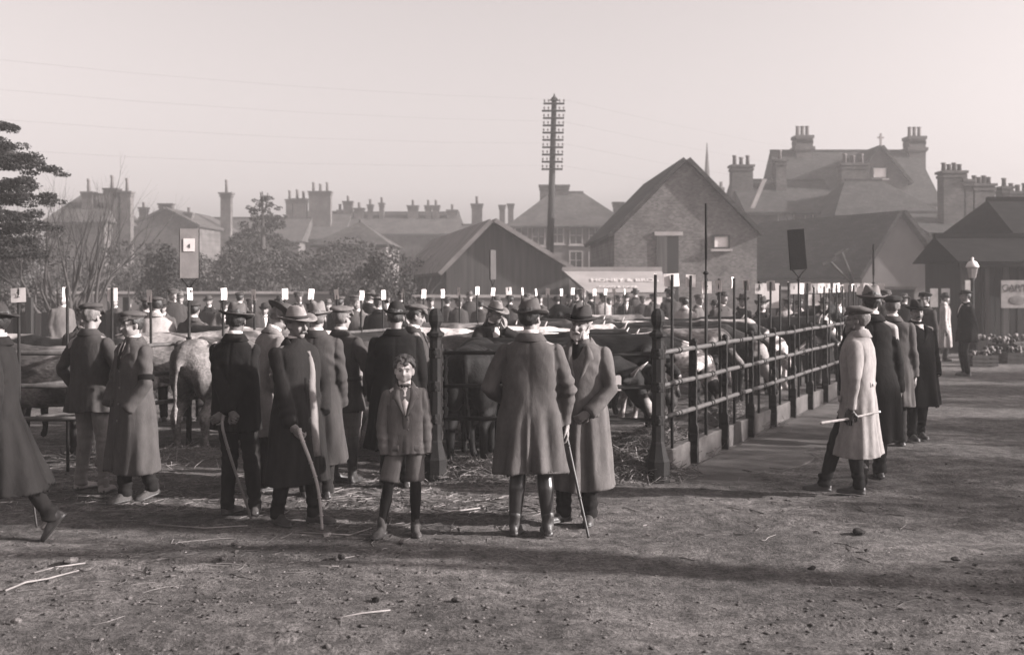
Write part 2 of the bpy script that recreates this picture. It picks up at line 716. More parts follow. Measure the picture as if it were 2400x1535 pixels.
# twigs of the left foreground
for pts, lb, r in (([(12, 1388), (60, 1368), (110, 1360), (185, 1340)], 'long pale broken stick lying in the left foreground', .0075), ([(80, 1345), (130, 1332), (200, 1322)], 'thin pale twig lying behind the long stick', .006),
                   ([(1640, 1250), (1720, 1262), (1400, 1290)][0:0] or [(790, 1452), (850, 1440), (915, 1433)], 'short pale stick in the bottom centre', .006), ([(350, 1230), (480, 1240), (580, 1234)], 'long thin stalk lying left of the suited man', .006),
                   ([(1020, 1208), (1075, 1200), (1125, 1193)], 'bundle of pale straw beside the boy', .008), ([(700, 1250), (820, 1256), (870, 1240)], 'long straw lying before the boy’s boot', .006)):
    mb = MB()
    q = [np.array(GP(*p)) + V(0, 0, r + .004) for p in pts]
    mb.tube(q, [r, r * .95, r * .8, r * .6][:len(q)], 7)
    tag(mb.build('stick', STRAW), lb, 'stick')
# ------------------------------------------------------------------ background: buildings, trees, pole
BRICK = brickmat('barn_brick', .085, .165, .15, 4.2)
BRICK2 = brickmat('house_brick', .05, .085, .09, 3.0)
TILE = brickmat('roof_tile', .022, .044, .012, 2.6, .5, .25)
TILEP = mat('roof_tile_pale', .20, .45, 1.0, .9, .5, 9, .15, (.5, 3, 1))
SLATE = brickmat('slate', .042, .068, .026, 2.6, .5, .25)
BOARD = mat('tarred_board', .02, .4, 1.2, .85, .5, 12, .2, (6, 6, .4))
BOARDP = mat('weathered_board', .06, .4, 1.2, .9, .5, 12, .2, (6, 6, .4))
RENDER = mat('render', .14, .2, .8, .9, .2, 10, .1)
WHITEW = mat('whitewash', .80, .06, .8, .9, .1, 10, .1)
GLASS = mat('window_glass', .04, .3, .6, .15, 0, 1, .6)
PALEGL = mat('bright_pane', .62, .1, .6, .2, 0, 1, .5)
STONEC = mat('coping', .30, .2, 2, .9, .3, 10, .1)
TARRED = mat('tarred_roof', .010, .5, 2.5, .95, .8, 7, .05, (1, 1, 3))
POT = mat('chimney_pot', .13, .25, 2, .9, .2, 10, .1)
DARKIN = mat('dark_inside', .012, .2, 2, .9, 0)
IRON = mat('painted_iron', .014, .45, 9, .75, .35, 60, .12)
WIREM = mat('wire', .05, .2, 2, .6, 0)


def bmesh_obj(mb, name, m, root, smooth=False):
    me = mb.mesh(name, smooth)
    fixnormals(me)
    off = Vector((0, 0, 0))
    q = root
    while q is not None:
        off += Vector(q.location)
        q = q.parent
    me.transform(Matrix.Translation(-off))
    return link(name, me, m, root)


def chimney(root, x, y, z0, z1, w, d, pots=1, pot_h=.55, m=None, cap=.10):
    m = m or BRICK2
    mb = MB()
    mb.box((x, y, (z0 + z1) / 2), (w, d, z1 - z0))
    mb.box((x, y, z1 - .28), (w + cap, d + cap, .14))
    mb.box((x, y, z1 - .07), (w + cap * 2, d + cap * 2, .135))
    o = bmesh_obj(mb, 'chimney', m, root)
    for i in range(pots):
        px = x + (i - (pots - 1) / 2) * w / max(pots, 1) * .95
        p = MB()
        h = pot_h * (1 - .18 * (i % 2))
        p.lathe([(.13, z1 - .02), (.11, z1 + h * .8), (.14, z1 + h * .85), (.14, z1 + h), (.09, z1 + h), (.09, z1 + h * .5)], (px, y, 0), 10)
        me = p.mesh('chimney_pot')
        fixnormals(me)
        me.transform(Matrix.Translation(-Vector(root.location)))
        link('chimney_pot', me, POT, o)


def window(root, x, y, z, w, h, pane=None, bars=True, n=(0, -1)):
    """window set in a wall that faces the camera at depth y"""
    f = MB()
    t = .07
    for dx, dz, sx, sz in ((-w / 2, 0, t, h + t), (w / 2, 0, t, h + t), (0, h / 2, w - t, t), (0, -h / 2, w - t, t)):
        f.box((x + dx, y - .03, z + dz), (sx, .10, sz))
    if bars:
        f.box((x, y - .02, z), (.04, .05, h - t))
        f.box((x - w / 4 - .01, y - .02, z), (w / 2 - .09, .045, .04))
        f.box((x + w / 4 + .01, y - .02, z), (w / 2 - .09, .045, .04))
    o = bmesh_obj(f, 'window', STONEC if pane is not PALEGL else BOARD, root)
    g_ = MB()
    g_.box((x, y - .004, z), (w - .05, .02, h - .05))
    bmesh_obj(g_, 'pane', pane or GLASS, o)
    s = MB()
    s.box((x, y - .08, z - h / 2 - .09), (w + .25, .2, .09))
    bmesh_obj(s, 'sill', STONEC, o)
    return o


def bm_child_fix(o, root):
    pass


def gable(name, label, Y, L, A, R, ext, wall, roof, over=.25, thick=.16, base=0.0, cat='building', front=None):
    """gable end towards the camera: L, A, R = pixel (x, y) of left eave, apex, right eave at depth Y; ext = (dx, dy) of the ridge"""
    l_, a_, r_ = [np.array(PX(p[0], p[1], Y)) for p in (L, A, R)]
    root = empty(name, (a_[0], Y, 0), 0, label, cat)
    e = V(ext[0], ext[1], 0)
    w = MB()
    w.prism([V(l_[0], Y, base), V(r_[0], Y, base), r_, a_, l_], e)
    bmesh_obj(w, 'wall', wall, root)
    ro = MB()
    eu = e / np.linalg.norm(e)
    for q in (l_, r_):
        s = q - a_
        su = s / np.linalg.norm(s)
        up = V(-su[2], 0, su[0]) * (1 if su[0] > 0 else -1)
        k = a_ + up * .03
        ro.prism([k, k + s + su * over, k + s + su * over + up * thick, k + up * thick * 1.0], e + eu * over * 2)
    v = ro.arr() - eu * over
    ro.v = [v]
    bmesh_obj(ro, 'roof', roof, root)
    return root, l_, a_, r_


def sidehouse(name, label, Y, x0, x1, py_ridge, py_eave, depth, wall, roof, cat='house', hip=0.0, over=.3, base=0.0, hipl=None):
    """long side towards the camera, ridge across the picture"""
    a, b_ = PX(x0, py_eave, Y), PX(x1, py_eave, Y)
    zr = PX(0, py_ridge, Y + depth / 2).z
    ze = a.z
    root = empty(name, ((a.x + b_.x) / 2, Y, 0), 0, label, cat)
    w = MB()
    w.box(((a.x + b_.x) / 2, Y + depth / 2, (ze + base) / 2), (b_.x - a.x, depth, ze - base))
    bmesh_obj(w, 'wall', wall, root)
    r = MB()
    ov = over
    e0, e1, e2, e3 = V(a.x - ov, Y - ov, ze - .02), V(b_.x + ov, Y - ov, ze - .02), V(b_.x + ov, Y + depth + ov, ze - .02), V(a.x - ov, Y + depth + ov, ze - .02)
    k0, k1 = V(a.x - ov + (hip if hipl is None else hipl), Y + depth / 2, zr), V(b_.x + ov - hip, Y + depth / 2, zr)
    r.add([e0, e1, e2, e3, k0, k1], [(0, 1, 5, 4), (2, 3, 4, 5), (1, 2, 5), (3, 0, 4), (3, 2, 1, 0)])
    r.box(((a.x + b_.x) / 2, Y - ov - .02, ze - .12), (b_.x - a.x + 2 * ov, .1, .12))
    bmesh_obj(r, 'roof', roof, root)
    rd = MB()
    rd.box(((k0[0] + k1[0]) / 2, Y + depth / 2, zr + .04), (k1[0] - k0[0], .22, .14))
    bmesh_obj(rd, 'ridge_tiles', roof, root)
    return root, a.x, b_.x, ze, zr


# --- brick barn
rt, L_, A_, R_ = gable('brick_barn', 'brick barn with steep gable, shadowed side wall and small bright window', 45, (1440, 549), (1608, 378), (1774, 546), (-.2, 11.5), BRICK, TILE, over=.22)
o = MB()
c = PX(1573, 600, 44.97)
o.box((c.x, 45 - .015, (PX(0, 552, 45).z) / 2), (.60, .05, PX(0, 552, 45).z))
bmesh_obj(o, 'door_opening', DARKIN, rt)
o = MB()
o.box((c.x - .38, 45 - .03, PX(0, 605, 45).z), (.42, .06, 1.75))
bmesh_obj(o, 'door', BOARDP, rt)
o = MB()
o.box((c.x - .1, 45 - .03, PX(0, 548, 45).z), (1.15, .08, .16))
bmesh_obj(o, 'lintel', STONEC, rt)
c = PX(1690, 567, 45)
window(rt, c.x, 45, c.z, .62, .50, PALEGL, False)

# --- low tiled shed on the left of it
gable('tiled_shed', 'dark weatherboarded shed with long pale tiled roof left of the pole', 42, (1046, 634), (1154, 523), (1334, 634), (-3.4, 18), BOARDP, TILEP, over=.3)
# --- lettered lean-to
Ys = 39
rt, x0_, x1_, ze_, zr_ = sidehouse('lettered_shed', 'low shed with white wall and faded lettering on its roof', Ys, 1394, 1552, 633, 684, 3.6, WHITEW, mat('roof_felt', .25, .15, 1.5, .9, .2, 10, .1), 'shed', over=.22, hipl=-.85)
sl = math.atan2(zr_ - ze_, 1.8 + .22)
for s_, sz, t_ in (('HONEY & BROS', .42, .50), ('CORN & CAKE', .25, .20)):
    tm = text_mesh(s_, sz, .004)
    tm.transform(Matrix.Rotation(sl, 4, 'X') @ Matrix.Scale(.82, 4, (1, 0, 0)))
    o = link('roof_lettering', tm, mat('faded_paint', .46, .15, 9, .9, 0), rt)
    o.location = ((-.05 if sz > .3 else -.35), -.22 + t_ * 2.02 - .012, ze_ + t_ * (zr_ - ze_) + .02)

# --- hip-roofed house behind
rt, x0_, x1_, ze_, zr_ = sidehouse('hip_roofed_house', 'large hazy hip-roofed house behind the telegraph pole', 76, 1196, 1476, 452, 530, 9, RENDER, SLATE, hip=3.2)
for px_ in (1283, 1316):
    c = PX(px_, 470, 80)
    chimney(rt, c.x, 80.5, zr_ - .6, zr_ + .55, 1.05, .8, 0)
for px_, py_ in ((1222, 555), (1262, 555), (1306, 550), (1350, 552), (1395, 552), (1440, 552), (1262, 610), (1350, 610), (1395, 612)):
    c = PX(px_, py_, 76)
    window(rt, c.x, 76, c.z, .85, 1.2)
c = PX(1447, 480, 84)
chimney(rt, c.x, 83.5, zr_ - 2.6, PX(0, 474, 83.5).z, .7, .6, 0)

# --- terrace of chimneyed houses at the left
rt, *_ = sidehouse('terrace_house', 'hazy left-hand house with three tall chimneys', 78, 108, 245, 457, 520, 8, BRICK2, SLATE, hip=1.2)
for px_, top, w_, np_ in ((208, 450, .75, 1), (263, 442, .95, 1), (298, 449, .72, 1)):
    c = PX(px_, top, 80)
    chimney(rt, c.x, 80, 3.5, c.z, w_, .7, np_, .95)
rt, l_, a_, r_ = gable('gabled_house', 'hazy low-pitched gabled house left of the tall single chimney', 84, (300, 535), (388, 492), (462, 530), (.5, 10), BRICK2, SLATE)
for px_, top in ((335, 486), (388, 477), (441, 498)):
    c = PX(px_, top, 85)
    chimney(rt, c.x, 85.2, 4.0, c.z, .55 if px_ != 388 else 1.0, .5, 1 if px_ != 388 else 0, .4)
rt, *_ = sidehouse('long_house', 'long hazy roof with a tall slender chimney above the hedge', 92, 290, 700, 512, 565, 9, BRICK2, SLATE)
c = PX(531, 452, 90)
chimney(rt, c.x, 90, 2.0, c.z, .82, .7, 1, 1.05, cap=.16)
rt, *_ = sidehouse('chimney_house', 'hazy house crowned by broad many-potted chimney stacks', 95, 664, 800, 498, 560, 8, BRICK2, SLATE)
for px_, top, w_, np_ in ((679, 468, .5, 1), (704, 466, 1.15, 2), (751, 449, 1.9, 3)):
    c = PX(px_, top, 97)
    chimney(rt, c.x, 97, 3.0, c.z, w_, .8, np_, .8)
rt, *_ = sidehouse('terrace_row', 'hazy terrace row with a line of small chimneys', 96, 785, 1085, 499, 548, 8, BRICK2, SLATE, hip=.8)
for px_, top, w_, np_ in ((797, 492, .35, 1), (816, 472, .8, 1), (842, 488, .8, 1), (868, 480, .4, 1), (895, 476, .4, 1), (968, 482, .9, 1), (1004, 482, .55, 1), (1022, 482, .6, 1), (1060, 492, .9, 1)):
    c = PX(px_, top, 99)
    chimney(rt, c.x, 99, 5.0, c.z, w_, .6, np_, .5)
rt, *_ = sidehouse('plain_house', 'hazy house with one thick chimney left of the pole', 88, 1085, 1200, 528, 570, 8, BRICK2, SLATE)
for px_, top, w_, np_ in ((1118, 478, .85, 1), (1177, 481, .45, 0), (1197, 478, .45, 0)):
    c = PX(px_, top, 90)
    chimney(rt, c.x, 90, 4.0, c.z, w_, .6, np_, .6)
rt, *_ = sidehouse('low_pavilion', 'low hipped pavilion roof behind the scrub', 62, 742, 905, 520, 573, 7, RENDER, SLATE, hip=2.2)

# --- big house on the right with crosses and stacks
rt, x0_, x1_, ze_, zr_ = sidehouse('great_gabled_house', 'great gabled house with finial cross and two massive chimney stacks', 74, 1852, 2196, 355, 478, 9, BRICK2, TILE)
for px_, top in ((1885, 318), (2149, 320)):
    c = PX(px_, top, 78)
    mb = MB()
    mb.box((c.x, 78.5, (c.z + 6) / 2), (1.15, 1.3, c.z - 6))
    for dz_, ww in ((-.9, 1.42), (-1.0, 1.3), (-.45, 1.2), (-.1, 1.3)):
        mb.box((c.x, 78.5, c.z + dz_), (ww, ww + .1, .22))
    o = bmesh_obj(mb, 'chimney', BRICK2, rt)
    for dx in (-.34, 0, .34):
        p = MB()
        p.lathe([(.15, c.z - .02), (.13, c.z + .6), (.16, c.z + .72), (.1, c.z + .72), (.1, c.z + .4)], (c.x + dx, 78.5, 0), 8)
        bmesh_obj(p, 'chimney_pot', POT, rt)
gr = MB()
g0, g1, ga = PX(2008, 425, 73.3), PX(2128, 425, 73.3), PX(2064, 345, 73.3)
gr.prism([V(g0.x, 73.3, 2), V(g1.x, 73.3, 2), np.array(g1), np.array(ga), np.array(g0)], (0, 5, 0))
bmesh_obj(gr, 'front_gable', BRICK2, rt)
gr = MB()
for q in (g0, g1):
    s = np.array(q) - np.array(ga)
    su = s / np.linalg.norm(s)
    up = V(-su[2], 0, su[0]) * (1 if su[0] > 0 else -1)
    gr.prism([np.array(ga), np.array(q) + su * .3, np.array(q) + su * .3 + up * .18, np.array(ga) + up * .18], (0, 5.2, 0))
v = gr.arr() - V(0, .25, 0)
gr.v = [v]
bmesh_obj(gr, 'gable_roof', TILE, rt)
fi = MB()
fi.box((ga.x, 73.3, ga.z + .45), (.12, .12, .9))
fi.box((ga.x, 73.3, ga.z + .62), (.42, .10, .11))
bmesh_obj(fi, 'finial_cross', STONEC, rt)
c = PX(2062, 405, 73.3)
window(rt, c.x, 73.3, c.z, .9, .7, PALEGL, False)
for px_ in (1990, 2100, 2150):
    c = PX(px_, 500, 74)
    window(rt, c.x, 74, c.z, .9, 1.2)
rt, *_ = sidehouse('hipped_roof_house', 'hazy house with pale verge line and thick left chimney right of the barn', 64, 1756, 1965, 424, 497, 8, BRICK2, TILE, hip=0.0)
for px_, top, w_, np_ in ((1737, 388, 1.25, 3), (1827, 375, .62, 1), (1999, 384, 1.6, 3)):
    c = PX(px_, top, 67)
    chimney(rt, c.x, 67, 3.0, c.z, w_, .9, np_, .6)
vg = MB()
va, vb = PX(1793, 424, 63.4), PX(1764, 492, 63.4)
vg.prism([np.array(va) + V(-.12, 0, .1), np.array(va) + V(.12, 0, .1), np.array(vb) + V(.12, 0, .1), np.array(vb) + V(-.12, 0, .1)], (0, .25, 0))
bmesh_obj(vg, 'verge_board', STONEC, rt)
for px_, w_ in ((1842, .9), (1905, .9), (1945, .9), (1850, .9)):
    c = PX(px_, 525 if px_ != 1850 else 590, 64)
    window(rt, c.x, 64, c.z, w_, 1.2)
rt, *_ = sidehouse('right_roof_house', 'broad dark roofed house stepping down to the right', 60, 1965, 2205, 424, 505, 9, BRICK2, TILE, hip=2.0)
for px_, py_ in ((2160, 528), (2120, 528)):
    c = PX(px_, py_, 60)
    window(rt, c.x, 60, c.z, .8, 1.1)
rt, l_, a_, r_ = gable('low_barn', 'low barn with dark sweeping roof and pale plastered gable', 50, (2020, 640), (2105, 500), (2215, 640), (-3.9, 9), RENDER, TILE, over=.35)
st = MB()
for px_, py_, q in ((1992, 640, (1972, 590)), (1985, 650, (1945, 612))):
    a, b_ = PX(px_ + 8, 662, 40), PX(q[0], q[1], 40)
    st.tube([np.array(a), np.array(b_)], [.055, .045], 6)
    d_ = np.array(b_)
    st.tube([d_ + V(-.25, 0, -.12), d_ + V(.25, 0, .14)], [.06, .06], 6)
rt2 = empty('timber_props', (PX(1980, 0, 40).x, 40, 0), 0, 'pair of slanting timber shafts with cross heads by the low barn', 'timber')
bmesh_obj(st, 'shaft', BOARDP, rt2)
rt, *_ = sidehouse('right_stack_house', 'hazy house with clustered chimney stacks towards the right edge', 56, 2185, 2420, 500, 545, 8, BRICK2, TILE)
for px_, top, w_, np_ in ((2230, 402, 1.15, 4), (2262, 422, .45, 1), (2300, 432, 1.05, 4), (2353, 438, .5, 1), (2385, 450, 1.1, 3)):
    c = PX(px_, top, 58)
    chimney(rt, c.x, 58, 3.0, c.z, w_, .9, np_, .45)
# black weatherboarded barn at far right and the open-fronted lean-to before it, boards built one by one
Yb = 33
rt, x0_, x1_, ze_, zr_ = sidehouse('weatherboarded_barn', 'tall black weatherboarded barn with steep roof filling the right edge', Yb, 2400, 2640, 470, 560, 7, BOARD, TARRED, 'barn', over=.3, hip=.7)
Yl = 31
rt, x0_, x1_, ze_, zr_ = sidehouse('open_lean_to', 'long low lean-to with dark tiled roof and board wall at right', Yl, 2262, 2500, 556, 612, 3.0, BOARD, TARRED, 'shed', over=.3)
xa, i = x0_, 0
while xa < x1_ - .1:
    mb = MB()
    mb.box((xa + .10, Yl - .02 - .01 * (i % 2), ze_ / 2), (.19, .03, ze_ - .1))
    bmesh_obj(mb, 'board', BOARD if (i * 7) % 5 else BOARDP, rt)
    xa += .205
    i += 1
for px_ in (2275, 2330):
    p = PX(px_, 0, Yl - .6)
    mb = MB()
    mb.box((p.x, Yl - .12, (ze_ - .1) / 2), (.12, .10, ze_ - .14))
    bmesh_obj(mb, 'post', BOARDP, rt)
# posters
Yp = Yl - .3
for px0, px1, py0, py1, v, lb, txt in ((2346, 2412, 657, 722, .26, 'tall pale poster headed in large capitals at the right edge', 'CARTE'), (2262, 2277, 657, 690, .4, 'narrow white bill behind the stout man’s head', None),
                                       (2180, 2198, 676, 720, .3, 'pale poster left of the canopy posts', None), (2206, 2226, 676, 712, .2, 'grey bill between the canopy posts', None)):
    a, b_ = PX(px0, py0, Yp), PX(px1, py1, Yp)
    rt = empty('poster', ((a.x + b_.x) / 2, Yp, 0), 0, lb, 'poster')
    mb = MB()
    mb.box(((a.x + b_.x) / 2, Yp, (a.z + b_.z) / 2), (b_.x - a.x, .03, a.z - b_.z))
    bmesh_obj(mb, 'sheet', mat('poster_%.2f' % v, v, .25, 4, .8, 0), rt)
    for q in (a.x + .05, b_.x - .05):
        mb = MB()
        mb.box((q, Yp + .05, a.z / 2), (.06, .06, a.z))
        bmesh_obj(mb, 'post', BOARD, rt)
    if txt:
        tm = text_mesh(txt, .27, .003)
        tm.transform(Matrix.Rotation(math.radians(90), 4, 'X'))
        o = link('lettering', tm, mat('poster_ink', .06, .2, 9, .8, 0), rt)
        o.location = (.03, -.03, a.z - .22)
        mb = MB()
        mb.ball((a.x + .45, Yp - .02, a.z - .55), (.25, .01, .13), 12, 8)
        bmesh_obj(mb, 'printed_figure', mat('poster_grey', .16, .3, 9, .8, 0), rt)

# spire
mb = MB()
c = PX(1657, 335, 112)
mb.lathe([(.8, 0), (.78, 8.2), (.92, 8.5), (.62, 8.8), (.03, c.z)], (0, 0, 0), 8)
rt = empty('church_spire', (c.x, 112, 0), 0, 'slender pale church spire far off behind the barn roof', 'spire')
mb.build('spire', SLATE, rt, False)
mb = MB()
mb.box((0, 0, 3.4), (2.2, 2.2, 6.8))
mb.build('tower', RENDER, rt, False)
c = PX(1690, 440, 110)
mb = MB()
mb.box((0, 0, c.z / 2), (.6, .6, c.z))
mb.lathe([(.2, c.z), (.16, c.z + .5), (.2, c.z + .55), (.1, c.z + .55)], n=8)
tag(mb.build('chimney_stack', BRICK2, None, False), 'small lone chimney peeping over the barn’s right roof slope', 'chimney').location = (c.x, 110, 0)

# walls behind the pens
def lowwall(name, label, x0, x1, Y, z, m, coping=True):
    rt = empty(name, ((x0 + x1) / 2, Y, 0), 0, label, 'wall')
    mb = MB()
    mb.box(((x0 + x1) / 2, Y, z / 2), (x1 - x0, .25, z))
    bmesh_obj(mb, 'wall', m, rt)
    if coping:
        mb = MB()
        mb.box(((x0 + x1) / 2, Y, z + .05), (x1 - x0 + .1, .36, .10))
        bmesh_obj(mb, 'coping', STONEC, rt)


lowwall('garden_wall', 'long pale garden wall behind the crowd at left', -21.5, -4.2, 44, 1.55, RENDER)
lowwall('yard_wall', 'pale yard wall behind the crowd right of centre', -3.6, 2.6, 40, 1.45, RENDER)
lowwall('yard_wall', 'pale yard wall behind the right-hand pens', 8.3, 13.0, 36, 1.75, RENDER)
# board fence at left, board by board
rt = empty('board_fence', (-11, 24, 0), 0, 'dark close-boarded fence behind the left pen', 'fence')
x = -13.2
i = 0
while x < -5.6:
    mb = MB()
    hh = 1.30 + .02 * math.sin(i * 2.3)
    mb.box((x, 24, hh / 2), (.145, .03, hh))
    bmesh_obj(mb, 'board', BOARDP if i % 4 else BOARD, rt)
    x += .155
    i += 1
for x in (-12.5, -10.4, -8.3, -6.2):
    mb = MB()
    mb.box((x, 23.9, .82), (.13, .13, 1.64))
    bmesh_obj(mb, 'post', BOARD, rt)

# telegraph pole
Yt = 55
pt, pb = np.array(PX(1299, 236, Yt)), np.array(PX(1286, 690, Yt))
rt = empty('telegraph_pole', (pb[0], Yt, 0), 0, 'tall telegraph pole carrying ten crossarms of insulators', 'pole')
mb = MB()
b0 = pb + (pb - pt) / (pt[2] - pb[2]) * pb[2]
mb.tube([b0, pt], [.21, .13], 12)
bmesh_obj(mb, 'pole', BOARD, rt, True)
mb = MB()
mb.lathe([(.24, pt[2]), (.05, pt[2] + .22), (.02, pt[2] + .35)], (pt[0], Yt, 0), 8)
bmesh_obj(mb, 'cap', BOARD, rt)
ins = mat('porcelain', .12, .2, 9, .4, 0)
ARMS = []
for k in range(10):
    py = 245 + k * 17
    z = PX(0, py, Yt).z
    xc = pt[0] + (b0[0] - pt[0]) * (pt[2] - z) / pt[2]
    hw = .52 + (.06 if k == 1 else 0)
    mb = MB()
    mb.box((xc - .02, Yt - .2, z), (hw * 2, .10, .085))
    o = bmesh_obj(mb, 'crossarm', BOARD, rt)
    for q in (-.48, -.27, .27, .48):
        mb = MB()
        mb.lathe([(.015, z + .04), (.015, z + .10), (.045, z + .10), (.05, z + .17), (.02, z + .22)], (xc + q, Yt - .2, 0), 6)
        bmesh_obj(mb, 'insulator', ins, o)
        ARMS.append((xc + q, Yt - .2, z + .19, k, q))
for x, y, z, k, q in ARMS:
    if q > .3 and k % 3 == 0:
        for sx, ey in ((-1, 22 + q * 2), (1, 92 + q * 2)):
            mb = MB()
            A, B = V(x, y, z), V(x + sx * 46, ey, z + (.2 if sx < 0 else 0))
            pts = [A + (B - A) * t + V(0, 0, -1.1 * 4 * t * (1 - t)) for t in np.linspace(0, 1, 9)]
            mb.tube(pts, .0022, 4)
            bmesh_obj(mb, 'wire', WIREM, rt, True)

# gas lamp
c = PX(2279, 652, 29)
rt = empty('gas_lamp', (c.x, 29, 0), 0, 'street gas lamp with pale domed lantern by the black barn', 'lamp')
mb = MB()
mb.lathe([(.11, 0), (.10, .3), (.06, .4), (.045, c.z - .1), (.07, c.z)], n=10)
mb.build('post', IRON, rt)
mb = MB()
mb.lathe([(.09, c.z), (.15, c.z + .28), (.13, c.z + .28), (.07, c.z + .02)], n=6)
mb.build('lantern_glass', mat('lamp_glass', .25, .1, 4, .2, 0, 1, .5), rt, False)
mb = MB()
mb.lathe([(.16, c.z + .28), (.165, c.z + .31), (.11, c.z + .42), (.03, c.z + .46), (.035, c.z + .52), (.005, c.z + .55)], n=12)
mb.build('lantern_hood', mat('lamp_hood', .55, .1, 4, .5, 0), rt)

# ------------------------------------------------------------------ trees
BARK = mat('bark', .05, .4, 3, .95, .6, 12, .1, (3, 3, .6))
LEAFD = mat('needle_dark', .012, .5, 2, .8, 0)
LEAFM = mat('foliage_mid', .038, .5, 2, .85, 0)
LEAFP = mat('foliage_pale', .085, .5, 2, .85, 0)


def leaves(cent, rad, num, size, seed, flat=1.0, squash=None):
    """leaf-sized faces scattered through lumps; cent k x 3, rad k x 3"""
    rs = np.random.RandomState(seed)
    cent, rad = np.asarray(cent, float), np.asarray(rad, float)
    vol = rad.prod(1) ** .7
    pick = rs.choice(len(cent), num, p=vol / vol.sum())
    u = rs.normal(size=(num, 3))
    u /= np.linalg.norm(u, axis=1)[:, None]
    r = rs.uniform(.35, 1.05, num) ** .6
    p = cent[pick] + u * r[:, None] * rad[pick]
    a = rs.normal(size=(num, 3)) * V(1, 1, flat)
    a /= np.linalg.norm(a, axis=1)[:, None]
    b_ = np.cross(a, rs.normal(size=(num, 3)))
    b_ /= np.linalg.norm(b_, axis=1)[:, None]
    s = size * rs.uniform(.5, 1.5, num)[:, None]
    v = np.stack([p - a * s, p + b_ * s * .55, p + a * s, p - b_ * s * .55], 1).reshape(-1, 3)
    mb = MB()
    mb.v, mb.n = [v], len(v)
    mb.f = [(4 * i, 4 * i + 1, 4 * i + 2, 4 * i + 3) for i in range(num)]
    return mb


def bare_tree(name, label, at, h, seed, stems=1, spread=.35, r0=.16, depth=5, cat='tree', lean=0.0, twigs=True):
    rs = np.random.RandomState(seed)
    thick, thin = MB(), MB()

    def grow(p, d, L, r, lev):
        pts, rr = [p], [r]
        for i in range(3):
            d = d + rs.normal(0, .10, 3) + V(0, 0, .03)
            d /= np.linalg.norm(d)
            p = p + d * L / 3
            pts.append(p)
            rr.append(r * (1 - .13 * (i + 1)))
        (thick if lev < 2 else thin).tube(pts, rr, 7 if lev < 2 else (4 if lev < 4 else 3), caps=False)
        if lev >= depth:
            return
        for k in range(2 if lev < 1 else rs.randint(2, 4)):
            dd = d + rs.normal(0, spread, 3) + V(0, 0, .10)
            dd /= np.linalg.norm(dd)
            q = pts[-1] if k == 0 else pts[rs.randint(2, 4)]
            grow(q, dd, L * rs.uniform(.62, .85), rr[-1] * (.82 if k == 0 else .6), lev + 1)
    for s in range(stems):
        a = rs.uniform(0, 6.28)
        d = V(math.cos(a) * .25 * (stems > 1) + lean, math.sin(a) * .25 * (stems > 1), 1)
        if stems > 1:
            d[0] = -.55 + 1.1 * s / (stems - 1) + rs.normal(0, .06)
        grow(V(0, 0, 0) + V(*(rs.normal(0, .08, 2)), -.05) * (stems > 1), d / np.linalg.norm(d), h * .30, r0, 0)
    rt = empty(name, at, 0, label, cat)
    thick.build('trunk', BARK, rt)
    o = thin.build('crown', mat('twig', .03, .3, 3, .95, 0), rt)
    return rt


# cedar hanging in from the left edge
Yc = 24
c0 = PX(-60, 0, Yc)
rt = empty('cedar_tree', (c0.x, Yc, 0), 0, 'dark cedar with layered boughs hanging in at the left edge', 'tree')
mb = MB()
mb.tube([(0, 0, 0), (.05, 0, 2.5), (-.05, .1, 5.6)], [.34, .26, .08], 12)
cc, rr_ = [], []
rs = np.random.RandomState(31)
for py, pxe in ((292, 18), (345, 50), (375, 95), (395, 132), (430, 105), (462, 125), (500, 75), (530, 118), (560, 60), (590, 90)):
    e = np.array(PX(pxe - 12, py, Yc)) - V(c0.x, Yc, 0)
    st_ = V(0, 0, e[2] - .1 + .25 * (py < 400))
    mb.tube([st_, (st_ + e) / 2 + V(0, 0, .1), e], [.07, .045, .012], 6)
    for t in np.linspace(.1, 1.0, 7):
        q = st_ + (e - st_) * t
        for k in range(3):
            cc.append(q + V(rs.normal(0, .08), rs.uniform(-.7, .7), rs.normal(0, .05)))
            rr_.append(V(.24 * (1.15 - .45 * t), .32, .045 + .04 * rs.uniform()))
    for t in (.2, .5, .8):
        cc.append(st_ + V(-1.3 * t, rs.uniform(-.6, .6), .1))
        rr_.append(V(.4, .5, .08))
mb.build('trunk', BARK, rt)
leaves(cc, rr_, 42000, .028, 32).build('crown', LEAFD, rt, False)
# bush masses under it
def bush(label, px, py_top, Y, wpx, seed, m, num=2600, size=.07, kind='bush'):
    num, size = int(num * 2.4), size * .62
    c = PX(px, py_top, Y)
    w_ = wpx / FOC * Y
    rs = np.random.RandomState(seed)
    rt = empty(kind, (c.x, Y, 0), 0, label, 'bush')
    cc, rr_ = [], []
    for k in range(16):
        x = rs.uniform(-.42, .42) * w_
        z = c.z * rs.uniform(.15, .95) * (1 - .9 * (x / w_) ** 2)
        cc.append(V(x, rs.uniform(-.5, .5) * w_ * .5, z))
        rr_.append(V(w_ * .20, w_ * .16, c.z * .16) * rs.uniform(.7, 1.3))
    leaves(cc, rr_, num, size, seed).build('crown', m, rt, False)
    mb = MB()
    for k in range(5):
        q = cc[k * 3]
        mb.tube([(q[0] * .3, q[1] * .3, 0), q * V(.7, .7, .6), q], [.05, .03, .01], 5)
    mb.build('trunk', BARK, rt)
    return rt


